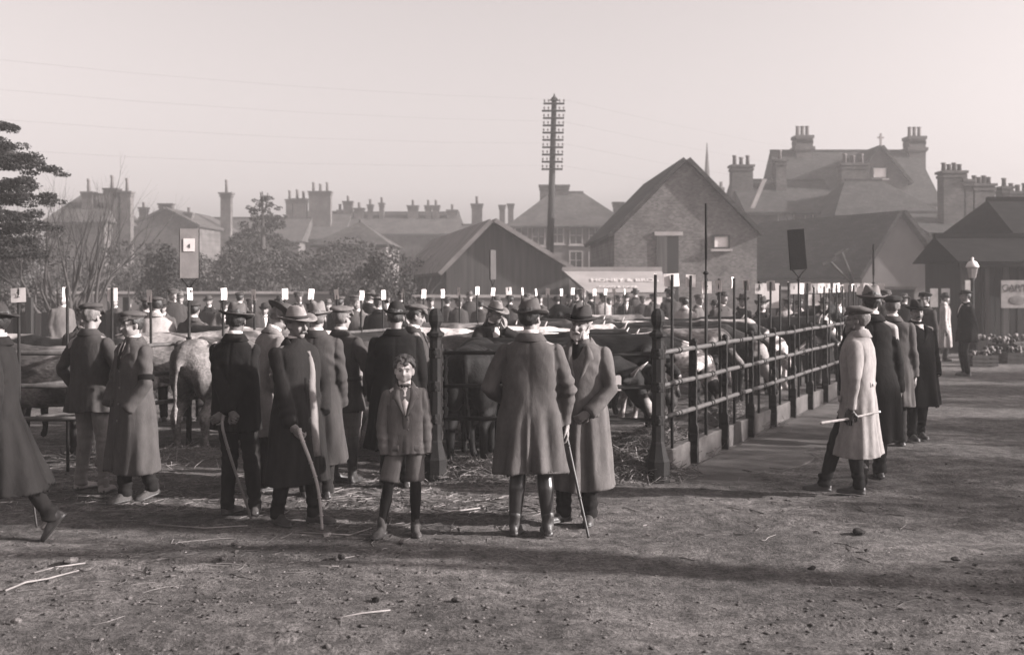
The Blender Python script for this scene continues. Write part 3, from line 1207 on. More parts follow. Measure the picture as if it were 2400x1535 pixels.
bush('dark bush under the cedar at the left edge', 30, 520, 32, 230, 41, LEAFM, 4200, .08)
bush('dark evergreen bush behind the number board', 400, 585, 40, 130, 42, LEAFD, 2600, .09)
bush('pale scrub at the foot of the conifer', 560, 590, 46, 220, 43, LEAFM, 3000, .10)
bush('grey thicket right of the conifer', 700, 560, 48, 200, 44, LEAFM, 2800, .10)
bush('rounded shrub before the tiled shed', 850, 615, 40, 150, 45, LEAFM, 2600, .09)
bush('leafy shrub close behind the bowler hat', 915, 600, 38, 130, 46, LEAFM, 2400, .085)
bush('low bush against the garden wall', 250, 620, 47, 260, 47, LEAFM, 2600, .10)
bush('scrub between the willow and the number board', 320, 600, 50, 200, 48, LEAFP, 2400, .10)
# conifer
c = PX(617, 445, 60)
rt = empty('conifer_tree', (c.x, 60, 0), 0, 'hazy bushy conifer rising between the chimneys', 'tree')
mb = MB()
mb.tube([(0, 0, 0), (0, 0, 3), (-.05, 0, c.z - .1)], [.25, .18, .03], 8)
for x, t in ((-.15, .9), (.25, .75)):
    mb.tube([(x * .4, 0, c.z - 1.2), (x, 0, c.z - .4 + t * .3)], [.05, .03], 6)
mb.build('trunk', BARK, rt)
cc, rr_ = [], []
rs = np.random.RandomState(55)
for z in np.linspace(1.2, c.z - .5, 12):
    t = (c.z - z) / c.z
    R0 = .10 + 4.0 * t ** .85
    for k in range(int(9 + 16 * t)):
        a = rs.uniform(0, 6.28)
        r = R0 * rs.uniform(.3, 1.0)
        cc.append(V(math.cos(a) * r, math.sin(a) * r, z + rs.normal(0, .12)))
        rr_.append(V(.5, .5, .3) * (.30 + 1.1 * t))
leaves(cc, rr_, 34000, .06, 56).build('crown', mat('conifer_needles', .022, .5, 2, .9, 0), rt, False)
# bare trees
bare_tree('bare_willow', 'bare fan-shaped willow with many upright stems at left', (PX(165, 0, 30).x, 30, 0), 5.2, 61, 11, .20, .10, 5)
bare_tree('bare_tree', 'small bare tree in front of the low pavilion', (PX(690, 0, 44).x, 44, 0), 3.9, 62, 2, .3, .06, 4)
bare_tree('bare_tree', 'bare bushy tree at the left end of the tiled shed', (PX(945, 0, 41).x, 41, 0), 3.9, 63, 5, .3, .075, 5)
bare_tree('bare_tree', 'thin bare tree left of the tiled shed roof', (PX(905, 0, 47).x, 47, 0), 4.0, 64, 3, .3, .05, 4)
bare_tree('bare_tree', 'thin bare tree right of the fan-shaped willow', (PX(260, 0, 42).x, 42, 0), 4.8, 65, 5, .25, .07, 5)
bare_tree('bare_tree', 'slight bare sapling by the conifer', (PX(505, 0, 50).x, 50, 0), 4.0, 66, 2, .3, .05, 4)

# one long mass of hedge and scrub between wall and houses
rs = np.random.RandomState(71)
cc, rr_ = [], []
for px_ in np.arange(-60, 1010, 26):
    Y = rs.uniform(49, 56)
    top = 600 + 22 * math.sin(px_ * .013) + rs.uniform(-12, 14)
    c = PX(px_, top, Y)
    for z in np.linspace(.4, c.z - .3, 4):
        cc.append(V(c.x + rs.normal(0, .2), Y, z))
        rr_.append(V(.55, .6, .5) * rs.uniform(.8, 1.25))
o = leaves(cc, rr_, 26000, .075, 72).build('hedge', mat('hedge_leaf', .03, .6, 1.2, .9, 0), None, False)
tag(o, 'long hazy hedge and scrub between the garden wall and the houses', 'hedge', kind='stuff')
# ------------------------------------------------------------------ people
SKIN = mat('skin', 0.20, 0.14, 14.0, 0.6, 0.08, 120.0, 0.3)
SKIN2 = mat('skin_weathered', 0.17, 0.2, 18.0, 0.6, 0.12, 120.0, 0.3)
HAIRS = {'dark': mat('hair_dark', 0.02, 0.5, 40.0, 0.55, 0.6, 150.0, 0.4, (1, 1, .25)),
         'brown': mat('hair_brown', 0.06, 0.4, 40.0, 0.6, 0.6, 150.0, 0.4, (1, 1, .25)),
         'grey': mat('hair_grey', 0.12, 0.4, 40.0, 0.7, 0.6, 150.0, 0.3, (1, 1, .25)),
         'white': mat('hair_white', 0.34, 0.25, 40.0, 0.8, 0.7, 150.0, 0.2, (1, 1, .25))}
LEATHER = mat('boot_leather', 0.035, 0.5, 9.0, 0.5, 0.25, 60.0, 0.4)
DUSTY = mat('dusty_boot_leather', 0.05, 0.5, 9.0, 0.8, 0.3, 60.0, 0.2)
GAITER = mat('polished_gaiter', 0.022, 0.4, 9.0, 0.32, 0.12, 40.0, 0.5)
LINEN = mat('white_linen', 0.55, 0.06, 12.0, 0.8, 0.1, 150.0, 0.2)
EYESH = mat('eye_shaded', 0.14, 0.05, 12.0, 0.3, 0.0)  # whites darkened to skin tone; shade in the sockets is put into the colour
EYED = mat('eye_dark', 0.035, 0.05, 12.0, 0.3, 0.0)
LIP = mat('lips', 0.13, 0.1, 12.0, 0.5, 0.0)
BONE = mat('button_horn', 0.10, 0.2, 30.0, 0.4, 0.0)
DARKB = mat('button_dark', 0.012, 0.2, 30.0, 0.35, 0.0)

COATR = [(1.500, .060, .064, .006), (1.468, .082, .076, .008), (1.442, .130, .088, .008), (1.412, .172, .100, .006), (1.36, .192, .118, .002),
         (1.28, .196, .130, -.003), (1.18, .190, .132, -.004), (1.08, .186, .130, -.004), (.98, .192, .135, -.002), (.90, .204, .145, 0)]


def ik(a, c, l1, l2, pole):
    d = c - a
    L = np.linalg.norm(d)
    if L > (l1 + l2) * .998:
        c = a + d / L * (l1 + l2) * .998
        d = c - a
        L = np.linalg.norm(d)
    u = d / L
    x = (l1 * l1 - l2 * l2 + L * L) / (2 * L)
    h = math.sqrt(max(l1 * l1 - x * x, 0))
    p = pole - u * np.dot(pole, u)
    n = np.linalg.norm(p)
    p = p / n if n > 1e-6 else frame(u)[0]
    return a + u * x + p * h, c


def hand_geo(mb, fing, w, d, nrm, side, curl, k=1.0, thumb=0.5):
    """palm into mb, five separate fingers into fing; w wrist, d pointing along the hand, nrm out of the palm, side towards the thumb"""
    d = d / np.linalg.norm(d)
    nrm = nrm - d * np.dot(nrm, d)
    nrm /= np.linalg.norm(nrm)
    sd = np.cross(d, nrm) * side
    M = np.stack([sd, nrm, d], 1)
    mb.ball(w + d * .048 * k, (.041 * k, .017 * k, .058 * k), 12, 8, M)
    mb.limb([w - d * .03, w + d * .02], [.027 * k, .027 * k], 8)
    for i, (off, ln) in enumerate(((.028, .92), (.010, 1.03), (-.009, .97), (-.026, .78))):
        p = w + d * .085 * k + sd * off * k
        dd = d.copy()
        pts = [p - d * .025, p]
        for q, (sl, ca) in enumerate(((.043, .55), (.027, .9), (.022, .7))):
            a = curl * ca * (1 + .06 * i)
            dd = dd * math.cos(a) + np.cross(np.cross(dd, nrm), dd) * math.sin(a) if q == 0 else dd * math.cos(a) + (np.cross(np.cross(d, nrm), dd)) * math.sin(a) * 1.0
            dd /= np.linalg.norm(dd)
            p = p + dd * sl * ln * k
            pts.append(p)
        fing.tube(pts, [.0095 * k, .0098 * k, .0088 * k, .008 * k, .0055 * k], 7)
    p0 = w + d * .025 * k + sd * .028 * k
    t1 = p0 + (d * .55 + sd * .6 + nrm * .25) * .045 * k
    t2 = t1 + (d * .75 + sd * (.35 - thumb * .6) + nrm * (.2 + thumb * .5)) * .034 * k
    t3 = t2 + (d * .8 + sd * (.1 - thumb * .8) + nrm * (.15 + thumb * .4)) * .026 * k
    fing.tube([p0 - sd * .012, p0, t1, t2, t3], [.013 * k, .0135 * k, .0115 * k, .010 * k, .0065 * k], 7)


def hat_mesh(kind, seed=0, vox=.007):
    """in head space, front towards -y, base at z = 0"""
    rs = np.random.RandomState(seed)
    mb = MB()
    if kind in ('fedora', 'wide', 'trilby'):
        bwid = {'fedora': .060, 'wide': .075, 'trilby': .052}[kind]
        prof = [(.001, .120), (.03, .121), (.055, .117), (.068, .106), (.075, .085), (.083, .05), (.089, .018), (.091, .004), (.098, -.002),
                (.092 + bwid * .5, -.004), (.092 + bwid, 0.0), (.094 + bwid, -.003), (.092 + bwid * .9, -.0075), (.092 + bwid * .4, -.010), (.090, -.008), (.082, .004), (.078, .03), (.001, .035)]
        mb.lathe(prof, n=40, sx=.92, sy=1.12)
        v = mb.arr()
        x, y, z = v[:, 0].copy(), v[:, 1].copy(), v[:, 2].copy()
        rad = np.hypot(x / .92, y / 1.12)
        top = sstep((z - .05) / .06)
        z -= .024 * top * np.exp(-(x / .030) ** 2) * (1 - .35 * sstep((y + .02) / .08))
        pin = sstep((-y - .005) / .06) * sstep((z - .03) / .07)
        x *= 1 - .26 * pin
        z += .010 * sstep((-y) / .07) * top - .012 * sstep(y / .07) * top
        br = sstep((rad - .093) / bwid)
        z += br * (.026 * (x / .15) ** 2 * 1.2 - .016 * np.clip(-y / .15, 0, 1) + .006 * np.clip(y / .15, 0, 1) + .004 * np.sin(3 * np.arctan2(x, y) + seed))
        mb.v = [np.stack([x, y, z], 1)]
        return mb.mesh('hat'), [(.0905, .002), (.0875, .028)]
    if kind == 'homburg':
        prof = [(.001, .128), (.03, .129), (.052, .126), (.068, .116), (.080, .085), (.087, .045), (.091, .01), (.093, .0), (.10, -.003),
                (.125, 0), (.142, .010), (.147, .018), (.150, .016), (.146, .008), (.13, -.006), (.10, -.010), (.088, -.008), (.082, .01), (.001, .03)]
        mb.lathe(prof, n=40, sx=.92, sy=1.12)
        v = mb.arr()
        x, y, z = v[:, 0].copy(), v[:, 1].copy(), v[:, 2].copy()
        top = sstep((z - .06) / .05)
        z -= .03 * top * np.exp(-(x / .025) ** 2)
        rad = np.hypot(x / .92, y / 1.12)
        br = sstep((rad - .10) / .05)
        z += br * (.016 * (x / .14) ** 2 - .012 * (y / .16) ** 2)
        mb.v = [np.stack([x, y, z], 1)]
        return mb.mesh('hat'), [(.0925, .0), (.0895, .034)]
    if kind == 'bowler':
        prof = [(.001, .118), (.03, .116), (.055, .107), (.074, .088), (.085, .06), (.089, .03), (.090, .005), (.095, -.002), (.115, -.001), (.128, .006), (.134, .015),
                (.137, .012), (.132, .001), (.115, -.008), (.09, -.008), (.083, .0), (.08, .03), (.001, .04)]
        mb.lathe(prof, n=40, sx=.92, sy=1.12)
        v = mb.arr()
        br = sstep((np.hypot(v[:, 0] / .92, v[:, 1] / 1.12) - .095) / .035)
        v[:, 2] += br * (.018 * (v[:, 0] / .12) ** 2 - .014 * (v[:, 1] / .15) ** 2)
        mb.v = [v]
        return mb.mesh('hat'), [(.0912, .0), (.0905, .024)]
    # flat cap
    mb.ball((0, .012, .022), (.090, .108, .034), 20, 10)
    mb.ball((0, .016, .050), (.112, .130, .036), 24, 10, rotx(-.16))
    mb.ball((0, -.055, .036), (.088, .075, .026), 18, 8, rotx(.25))
    n = 14
    pk, pk2 = [], []
    for i in range(n + 1):
        a = math.pi * (i / n)
        pk.append((.082 * math.cos(a), -.075 - .062 * math.sin(a), .016 - .022 * math.sin(a) - .006 * math.cos(a) ** 2))
    pk += [(-.06, -.06, .018), (.06, -.06, .018)]
    mb.prism(pk, (0, .002, .011))

    def d(p, nn):
        return p + nn * (.0035 * wob(p, 55, seed) + .003 * wob(p, 25, seed + 1))[:, None]
    return fuse(mb, vox, 2, d), None


def person(label, at, H, rot, top='overcoat', coat=.05, hem=.4, flare=.17, girth=1.0, legs='trousers', leg=.04, hat='fedora', hatv=.05, band=None,
           arms=('hang', 'hang'), feet=None, lean=0.0, roll=0.0, head=(0, 0, 0), hair='dark', facial=None, beard='white', skin=SKIN, boots=LEATHER, headk=1.0,
           collar='turn', lapel=True, buttons=3, shirt='white', tie=None, vest=.05, fold=.016, seed=1, gait=None, hem_shift=(0, 0), hat_tilt=(0, 0, 0),
           vox=.009, cvox=.013, vent=False, belt=None, pockets=True, cm=None, group=None, hatoff=(0, 0), face=True, child=False, cat='man', gloves=None, open_front=None, shoulder=1.0, stubby=1.0, hcurl=.75):
    """a clothed figure facing -y before turning; +x is the viewer's right when it faces the camera. Sizes are for a height of 1.75 m, then scaled"""
    k = H / 1.73
    root = empty('person', at, math.radians(rot), label, cat, group)
    hz = .93
    la, ra = math.radians(lean), math.radians(roll)
    Lm = rotx(la)
    Rm = roty(ra)

    def T(p):
        p = np.asarray(p, float).reshape(-1, 3)
        w = sstep((p[:, 2] - hz + .05) / .28)[:, None]
        q = (p - V(0, 0, hz)) @ (Rm @ Lm).T + V(0, 0, hz)
        return p * (1 - w) + q * w

    def T1(*p):
        return T([p])[0]
    # ---- joints
    sh = {s: T1(s * .168 * girth * shoulder, .008, 1.372) for s in (-1, 1)}
    presets = {'hang': lambda s: (V(s * .245, -.03, .815), V(s * .4, 1, 0)), 'pocket': lambda s: (V(s * .175 * girth, -.125, .90), V(s, .75, 0)),
               'front': lambda s: (V(s * .06, -.24, 1.06), V(s, .3, -.6)), 'back': lambda s: (V(s * .035, .19, .86), V(s, .2, 0)),
               'coatpocket': lambda s: (V(s * .205 * girth, -.08, .83), V(s * .5, 1, 0))}
    J = {}
    for s, a in zip((-1, 1), arms):
        if isinstance(a, str):
            w, pole = presets[a](s)
        else:
            w, pole = V(*a[0]), V(*a[1])
        e, w = ik(sh[s], w, .30, .265, pole)
        J[s] = (sh[s], e, w)
    if feet is None:
        feet = [((-.10, 0), 0.15, 0), ((.10, 0), -.15, 0)]
    F = {}
    for s, (fp, toe, pitch) in zip((-1, 1), feet):
        hip = V(s * .088, 0, .92)
        lift = .0 if len(fp) < 3 else fp[2]
        ank = V(fp[0], fp[1], .095 + lift + .11 * math.sin(math.radians(pitch)))
        d = V(math.sin(toe), -math.cos(toe), 0)
        ank = ank - d * (.10 * (1 - math.cos(math.radians(pitch))))
        kn, ank = ik(hip, ank, .428, .405, V(fp[0] - s * .05 if False else d[0] * .6, -1, 0))
        F[s] = (hip, kn, ank, d, pitch)
    hc = T1(0, -.014, 1.612)
    neck0, neck1 = T1(0, .012, 1.43), T1(0, .005, 1.55)
    yaw, pit, tlt = [math.radians(a) for a in head]
    HM = (Rm @ Lm) if abs(lean) < 35 else rotx(la * .5)
    HM = rotz(yaw) @ rotx(pit) @ roty(tlt) if head != (0, 0, 0) else HM

    def Hh(*p):
        return hc + HM @ (V(*p) * headk)
    # ---- body: one skin
    b, fing = MB(), MB()
    hk = headk
    b.ball(Hh(0, .016, .036), (.073 * hk, .092 * hk, .088 * hk), 22, 14, HM)
    if child:
        b.ball(Hh(0, -.020, -.026), (.066 * hk, .066 * hk, .066 * hk), 18, 12, HM)
        b.ball(Hh(0, -.048, -.068), (.032 * hk, .028 * hk, .024 * hk), 12, 8, HM)
        for s in (-1, 1):
            b.ball(Hh(s * .036, -.046, -.040), (.031 * hk, .028 * hk, .031 * hk), 10, 8, HM)
    else:
        b.ball(Hh(0, -.020, -.035), (.060 * hk, .066 * hk, .075 * hk), 18, 12, HM)
        b.ball(Hh(0, -.050, -.084), (.034 * hk, .030 * hk, .026 * hk), 12, 8, HM)
    b.limb([Hh(0, -.086, .012), Hh(0, -.104 if not child else -.097, -.030 if not child else -.022)], [.010 * hk, (.0145 if not child else .011) * hk], 8)
    for s in (-1, 1):
        b.ball(Hh(s * .074, .014, -.008), (.010 * hk, .020 * hk, .031 * hk), 10, 8, HM @ rotz(s * -.35))
        b.ball(Hh(s * .036, -.062, -.028), (.022 * hk, .018 * hk, .02 * hk), 10, 8, HM)
        b.limb([Hh(s * .012, -.082, .026), Hh(s * .046, -.070, .026)], [.010 * hk, .009 * hk], 8)
    b.limb([neck0, neck1], [.054, .051], 12)
    b.limb([neck1, Hh(0, .02, -.03)], [.05, .05 * hk], 12)
    for z, rx, ry in ((1.36, .15, .09), (1.22, .15, .10), (1.05, .14, .095), (.95, .155, .10)):
        b.ball(T1(0, 0, z), (rx, ry, .12), 14, 9)
    for s in (-1, 1):
        a_, e_, w_ = J[s]
        b.limb([T1(s * .1, .005, 1.40), a_, e_, w_], [.055, .052, .040, .027], 10)
        dd = w_ - e_
        dd /= np.linalg.norm(dd)
        spec = arms[0 if s == -1 else 1]
        nrm = V(-s, 0, 0.001) if isinstance(spec, str) or len(spec) < 3 else V(*spec[2])
        if not isinstance(spec, str) and len(spec) > 3:
            dd = V(*spec[3])
        if not (spec in ('pocket', 'coatpocket')) and (isinstance(spec, str) or len(spec) > 2):
            hand_geo(b, fing, w_ + dd * .015, dd, nrm, s if isinstance(spec, str) or len(spec) < 5 else spec[4], hcurl, 1.0)
        hip, kn, ank, d, pitch = F[s]
        b.limb([hip, kn, ank, ank + V(0, 0, -.03)], [.070, .044, .028, .030], 10)
        pr_ = math.radians(pitch)
        b.limb([ank + V(0, 0, -.03), ank + V(0, 0, -.045) + (d * math.cos(pr_) - V(0, 0, math.sin(pr_))) * .07], [.026, .022], 8)

    def facefn(p, nn):
        q = (p - hc) @ HM / headk
        near = np.exp(-((np.linalg.norm(q, axis=1) / .16) ** 6))
        for s in (-1, 1):
            g = np.exp(-(((q[:, 0] - s * .031) / .015) ** 2 + ((q[:, 2] - .004) / .0105) ** 2)) * (q[:, 1] < -.02) * near
            p = p - (g * (-.0060 if child else -.0095) * headk)[:, None] * (HM @ V(0, 1, 0))
        m_ = np.exp(-((q[:, 0] / .026) ** 2 + ((q[:, 2] + .0665 - (.014 if child else 0)) / .005) ** 2)) * (q[:, 1] < -.02) * near
        p = p + (m_ * (.002 if child else .006) * headk)[:, None] * (HM @ V(0, 1, 0))
        m_ = np.exp(-((q[:, 0] / .022) ** 2 + ((q[:, 2] + .077 - (.014 if child else 0)) / .007) ** 2)) * (q[:, 1] < -.02) * near
        p = p - (m_ * .004 * headk)[:, None] * (HM @ V(0, 1, 0))
        return p
    me = fuse(b, vox, 1, facefn)
    if fing.n:
        import bmesh
        bm = bmesh.new()
        bm.from_mesh(me)
        fm = fing.mesh()
        fixnormals(fm)
        bm.from_mesh(fm)
        for f_ in bm.faces:
            f_.smooth = True
        bm.to_mesh(me)
        bm.free()
    parts = []

    def put(name, m_, mate, par=None):
        if isinstance(m_, MB):
            m_ = m_.mesh(name)
            fixnormals(m_)
        o = link(name, m_, mate, par or root)
        if par is None or True:
            parts.append(o)
        return o
    body = put('body', me, skin)
    # ---- coat
    gx = girth
    if top == 'none':
        pass
    flare = flare * .72
    rr = [(z, rx * gx * (shoulder if z > 1.3 else 1), ry * (gx * .5 + .5) * (1.0 if gx < 1 else gx ** .5), yo) for z, rx, ry, yo in COATR if z > hem + .04]
    zl, rxl, ryl, _ = rr[-1]
    if hem < .86:
        for i in range(1, 7):
            z = zl + (hem - zl) * i / 6
            rr.append((z, rxl + flare * (zl - z), ryl + flare * 1.0 * (zl - z), 0))
    else:
        rr.append((hem, rxl, ryl, 0))

    def ell(z):
        zs = [r[0] for r in rr][::-1]
        return [np.interp(z, zs, [r[i] for r in rr][::-1]) for i in (1, 2, 3)]

    def shift(z):
        t = max(0.0, (.9 - z) / max(.9 - hem, .01))
        return V(hem_shift[0] * t, hem_shift[1] * t, 0)

    def front(x, z, off=.012, sgn=-1):
        rx, ry, yo = ell(z)
        u = min(abs(x) / rx, .98)
        y = sgn * ry * (1 - u ** 2.4) ** (1 / 2.4) + yo
        p = V(x, y, z)
        p = p + V(x / rx / rx, (y - yo) / ry / ry, 0) / np.linalg.norm(V(x / rx / rx, (y - yo) / ry / ry, 0.001)) * off
        return T([p])[0] + shift(z)
    c = MB()
    n = 36
    a = np.linspace(0, 2 * math.pi, n, endpoint=False)
    ca, sa = np.cos(a), np.sin(a)
    e = 2 / 2.4
    R = []
    for z, rx, ry, yo in rr:
        x = np.sign(ca) * np.abs(ca) ** e * rx
        y = np.sign(sa) * np.abs(sa) ** e * ry + yo
        R.append(T(np.stack([x, y, np.full(n, z)], 1)) + shift(z))
    c.rings(R)
    sl = (.068, .066, .060, .052) if top == 'overcoat' else (.064, .060, .054, .046)
    for s in (-1, 1):
        a_, e_, w_ = J[s]
        dw = (w_ - e_) / np.linalg.norm(w_ - e_)
        mid = (a_ + e_) / 2
        c.ball(a_ + V(-s * .02, 0, -.005), (.072 * gx ** .5, .072, .062), 14, 9)
        c.limb([a_, mid, e_], [sl[0], sl[1], sl[2]], 14)
        c.limb([e_, w_ - dw * .03], [sl[2], sl[3]], 14)
        c.tube([w_ - dw * .05, w_ + dw * .012], [sl[3] * 1.0, sl[3] * 1.04], 14)
    rs = np.random.RandomState(seed)
    kk = rs.randint(4, 10, 4)
    ph = rs.uniform(0, 6.28, 4)
    wz = 1.0

    def coatfn(p, nn):
        th = np.arctan2(p[:, 0], -p[:, 1])
        w = np.clip((wz - p[:, 2]) / max(wz - hem, .05), 0, 1) ** .75
        d = 1.5 * fold * w * (.55 * np.sin(kk[0] * th + ph[0]) + .45 * np.sin((kk[1] + 3) * th + ph[1] + 2 * p[:, 2]) + .35 * np.sin((kk[2] + 7) * th + ph[2] - 3 * p[:, 2]))
        d += .0115 * wob(p * V(1, 1, .38), 12, seed) + .0065 * wob(p * V(1, 1, .6), 25, seed + 5) + .003 * np.abs(wob(p * V(1, .8, .5), 22, seed + 6))
        for s in (-1, 1):                       # creases at elbow and armpit
            a_, e_, w_ = J[s]
            g = np.exp(-(np.linalg.norm(p - e_, axis=1) / .10) ** 2)
            ax = (w_ - a_) / np.linalg.norm(w_ - a_)
            d += g * .010 * np.sin((p @ ax) * 62 + 3.0 * wob(p, 11, seed + 9)) * wob(p, 9, seed + 31)
            g = np.exp(-(np.linalg.norm(p - (a_ + V(-s * .03, 0, -.13)), axis=1) / .10) ** 2)
            d += g * .013 * np.sin((p @ V(s * .75, 0, .66)) * 70 + 2.2 * wob(p, 10, seed + 3)) * (.4 + wob(p, 8, seed + 32))
            g = np.exp(-(np.linalg.norm(p - (e_ * .35 + w_ * .65), axis=1) / .10) ** 2)
            d += g * .008 * np.sin((p @ ax) * 66 + 3 * wob(p, 12, seed + 4)) * wob(p, 9, seed + 33)
        ux = np.abs(p[:, 0]) - .170 * gx * shoulder          # armhole and back seams
        d -= .008 * np.exp(-(ux / .008) ** 2) * np.clip((p[:, 2] - 1.20) / .04, 0, 1)
        if not buttons:
            d -= .006 * np.exp(-(p[:, 0] / .008) ** 2) * (p[:, 1] > .03) * np.clip((p[:, 2] - hem) / .05, 0, 1)
        if vent:
            zz_ = np.clip((.93 - p[:, 2]) / .12, 0, 1) * (p[:, 1] > .02)
            d += zz_ * (.016 * np.exp(-((p[:, 0] - .016) / .018) ** 2) - .014 * np.exp(-((p[:, 0] + .012) / .012) ** 2))
        hemw = np.clip((hem + .02 - p[:, 2]) / .02, 0, 1)
        q = p + nn * (d * (1 - hemw * (nn[:, 2] < -.6)))[:, None]
        q[:, 2] += (p[:, 2] < hem + .12) * .010 * np.sin(2 * th + ph[3]) * w
        return q
    cmat = cm or cloth('%.3f' % coat, coat)
    co = put({'overcoat': 'overcoat', 'jacket': 'jacket', 'smock': 'smock'}.get(top, 'jacket'), fuse(c, cvox * .88, 1, coatfn), cmat)
    # ---- collar, lapels, shirt
    if collar:
        cb = MB()
        m = 26
        up = .022 if collar == 'up' else 0
        ring = []
        for i in range(m + 1):
            t = -2.55 + 5.1 * i / m
            fr = sstep((abs(t) - 1.4) / 1.15)      # towards the front ends
            pts = []
            for r, z in ((.060, 1.498 + up), (.069, 1.512 + up), (.076, 1.510 + up), (.112, 1.452 + up * .6), (.104, 1.442 + up * .6), (.070, 1.478 + up * .5)):
                zz = z - .055 * fr
                r2 = r + (.016 * fr)
                pts.append((math.sin(t) * r2 * 1.08 * gx ** .5, math.cos(t) * r2 * (1.0 + .1 * fr) + .010, zz))
            ring.append(T(pts))
        cb.rings(ring)
        put('collar', cb, cmat)
    if lapel:
        zb = lapel if isinstance(lapel, float) else 1.18
        for s in (-1, 1):
            lp = MB()
            rows = []
            for t, xi, xo in ((0, .052, .075), (.18, .050, .112), (.34, .046, .128), (.38, .044, .100), (.65, .026, .066), (1, .004, .010)):
                z = 1.448 + (zb - 1.448) * t
                rows.append([front(s * xi, z, .010), front(s * (xi + xo) / 2, z, .020), front(s * xo, z, .012), front(s * xo, z, .002), front(s * xi, z, .002)])
            lp.rings(rows)
            put('lapel', lp, cmat)
        sp = MB()
        rows = []
        for t, wd in ((0, .052), (.3, .046), (.6, .026), (1, .004)):
            z = 1.462 + (zb + .02 - 1.462) * t
            rows.append([front(-wd, z, .006), front(0, z, .010), front(wd, z, .006), front(wd, z, -.01), front(-wd, z, -.01)])
        sp.rings(rows)
        put('shirt_front' if shirt == 'white' else 'waistcoat', sp, LINEN if shirt == 'white' else cloth('vest%.3f' % vest, vest))
    if shirt:
        wc = MB()
        m = 26
        for_ = []
        for i in range(m):
            t = 2 * math.pi * i / m
            for_.append(t)
        R = []
        for r, z in ((.058, 1.485), (.0615, 1.490), (.0605, 1.532), (.057, 1.532)):
            R.append(T([(math.sin(t) * r, math.cos(t) * r * 1.04 + .008 - .0, z + .012 * math.cos(t) - .006) for t in for_]))
        wc.rings(R, False)
        put('shirt_collar', wc, LINEN)
    if tie == 'bow':
        tb = MB()
        cpt = front(0, 1.468, .022)
        for s in (-1, 1):
            tb.prism([cpt + V(0, -.006, 0), cpt + V(s * .038, -.004, .017), cpt + V(s * .038, -.004, -.017)], (0, -.008, 0))
        tb.ball(cpt + V(0, -.008, 0), (.009, .008, .011), 8, 6)
        put('bow_tie', tb, cloth('tie', .03))
    elif tie == 'long':
        tb = MB()
        rows = []
        for z, wd in ((1.478, .015), (1.455, .012), (1.40, .017), (1.30, .024), (1.22, .02)):
            rows.append([front(-wd, z, .012), front(0, z, .019), front(wd, z, .012), front(0, z, .004)])
        tb.rings(rows)
        put('neck_tie', tb, cloth('tie', .03))
    if buttons:
        zt = (lapel if isinstance(lapel, float) else 1.18) - .02
        for i in range(buttons):
            z = zt - i * (.10 if top != 'overcoat' else .15)
            if z < hem + .08:
                break
            p0 = front(.018, z, .004)
            bt = MB()
            bt.ball(p0, (.011, .007, .011), 10, 6)
            put('button', bt, BONE if coat > .045 else DARKB)
        fe = MB()                                   # overlapping front edge of the coat
        rows = []
        for i in range(15):
            z = zt + .03 + (hem + .03 - zt - .03) * i / 14
            rows.append([front(.034, z, -.004), front(.034, z, .0035), front(.012, z, .006), front(-.03, z, .0), front(-.03, z, -.006)])
        fe.rings(rows)
        put('front_edge', fe, cmat)
    if pockets:
        zp = .90 if top == 'jacket' else .93
        for s in (-1, 1):
            if zp - .05 < hem:
                continue
            pk = MB()
            rows = []
            for i in range(7):
                x = s * (.075 + .085 * i / 6) * gx
                rows.append([front(x, zp, .004), front(x, zp - .002, .013), front(x, zp - .055, .012), front(x, zp - .058, .002)])
            pk.rings(rows)
            put('pocket_flap', pk, cmat)
    if False:
        vb = MB()
        rows = []
        for i in range(12):
            z = .90 + (hem + .004 - .90) * i / 11
            rows.append([front(-.004, z, .004, 1), front(.02, z, .008 + .006 * i / 11, 1), front(.06, z, .002, 1), front(0, z, -.004, 1)])
        vb.rings(rows)
        put('back_vent', vb, cmat)
    if belt == 'half':
        bb = MB()
        rows = []
        for i in range(13):
            x = -.12 + .24 * i / 12
            rows.append([front(x, 1.06, -.006, 1), front(x, 1.055, .004, 1), front(x, 1.015, .004, 1), front(x, 1.01, -.006, 1)])
        bb.rings(rows)
        put('half_belt', bb, cmat)
        for x in (-.1, .1):
            bt = MB()
            bt.ball(front(x * .8, 1.035, .004, 1), (.014, .008, .014), 10, 6)
            put('button', bt, BONE)
    if belt == 'full':
        bb = MB()
        R = []
        for zz, of in ((1.055, .004), (1.05, .016), (1.01, .016), (1.005, .004)):
            rx, ry, yo = ell(zz)
            R.append(T(np.stack([np.sign(ca) * np.abs(ca) ** e * (rx + of), np.sign(sa) * np.abs(sa) ** e * (ry + of) + yo, np.full(n, zz)], 1)))
        bb.rings(R, False)
        put('belt', bb, cmat)
    if open_front is not None:                      # coat hanging open: paler jacket edge showing
        ob_ = MB()
        rows = []
        x0, x1 = open_front[:2]
        for i in range(16):
            z = 1.40 + (max(hem + .05, .55) - 1.40) * i / 15
            wv = .004 * math.sin(i * .9)
            wd = (x1 - x0) * (.55 + .45 * math.sin(min(1, i / 9) * 1.57))
            rows.append([front(x0 + wv, z, .010), front(x0 + wd * .5 + wv, z, .016), front(x0 + wd + wv, z, .008), front(x0 + wd * .6 + wv, z, .0), front(x0 + wv, z, -.002)])
        ob_.rings(rows)
        put('coat_facing', ob_, cloth('facing%.3f' % open_front[2], open_front[2], .3))
    # ---- legs
    t = MB()
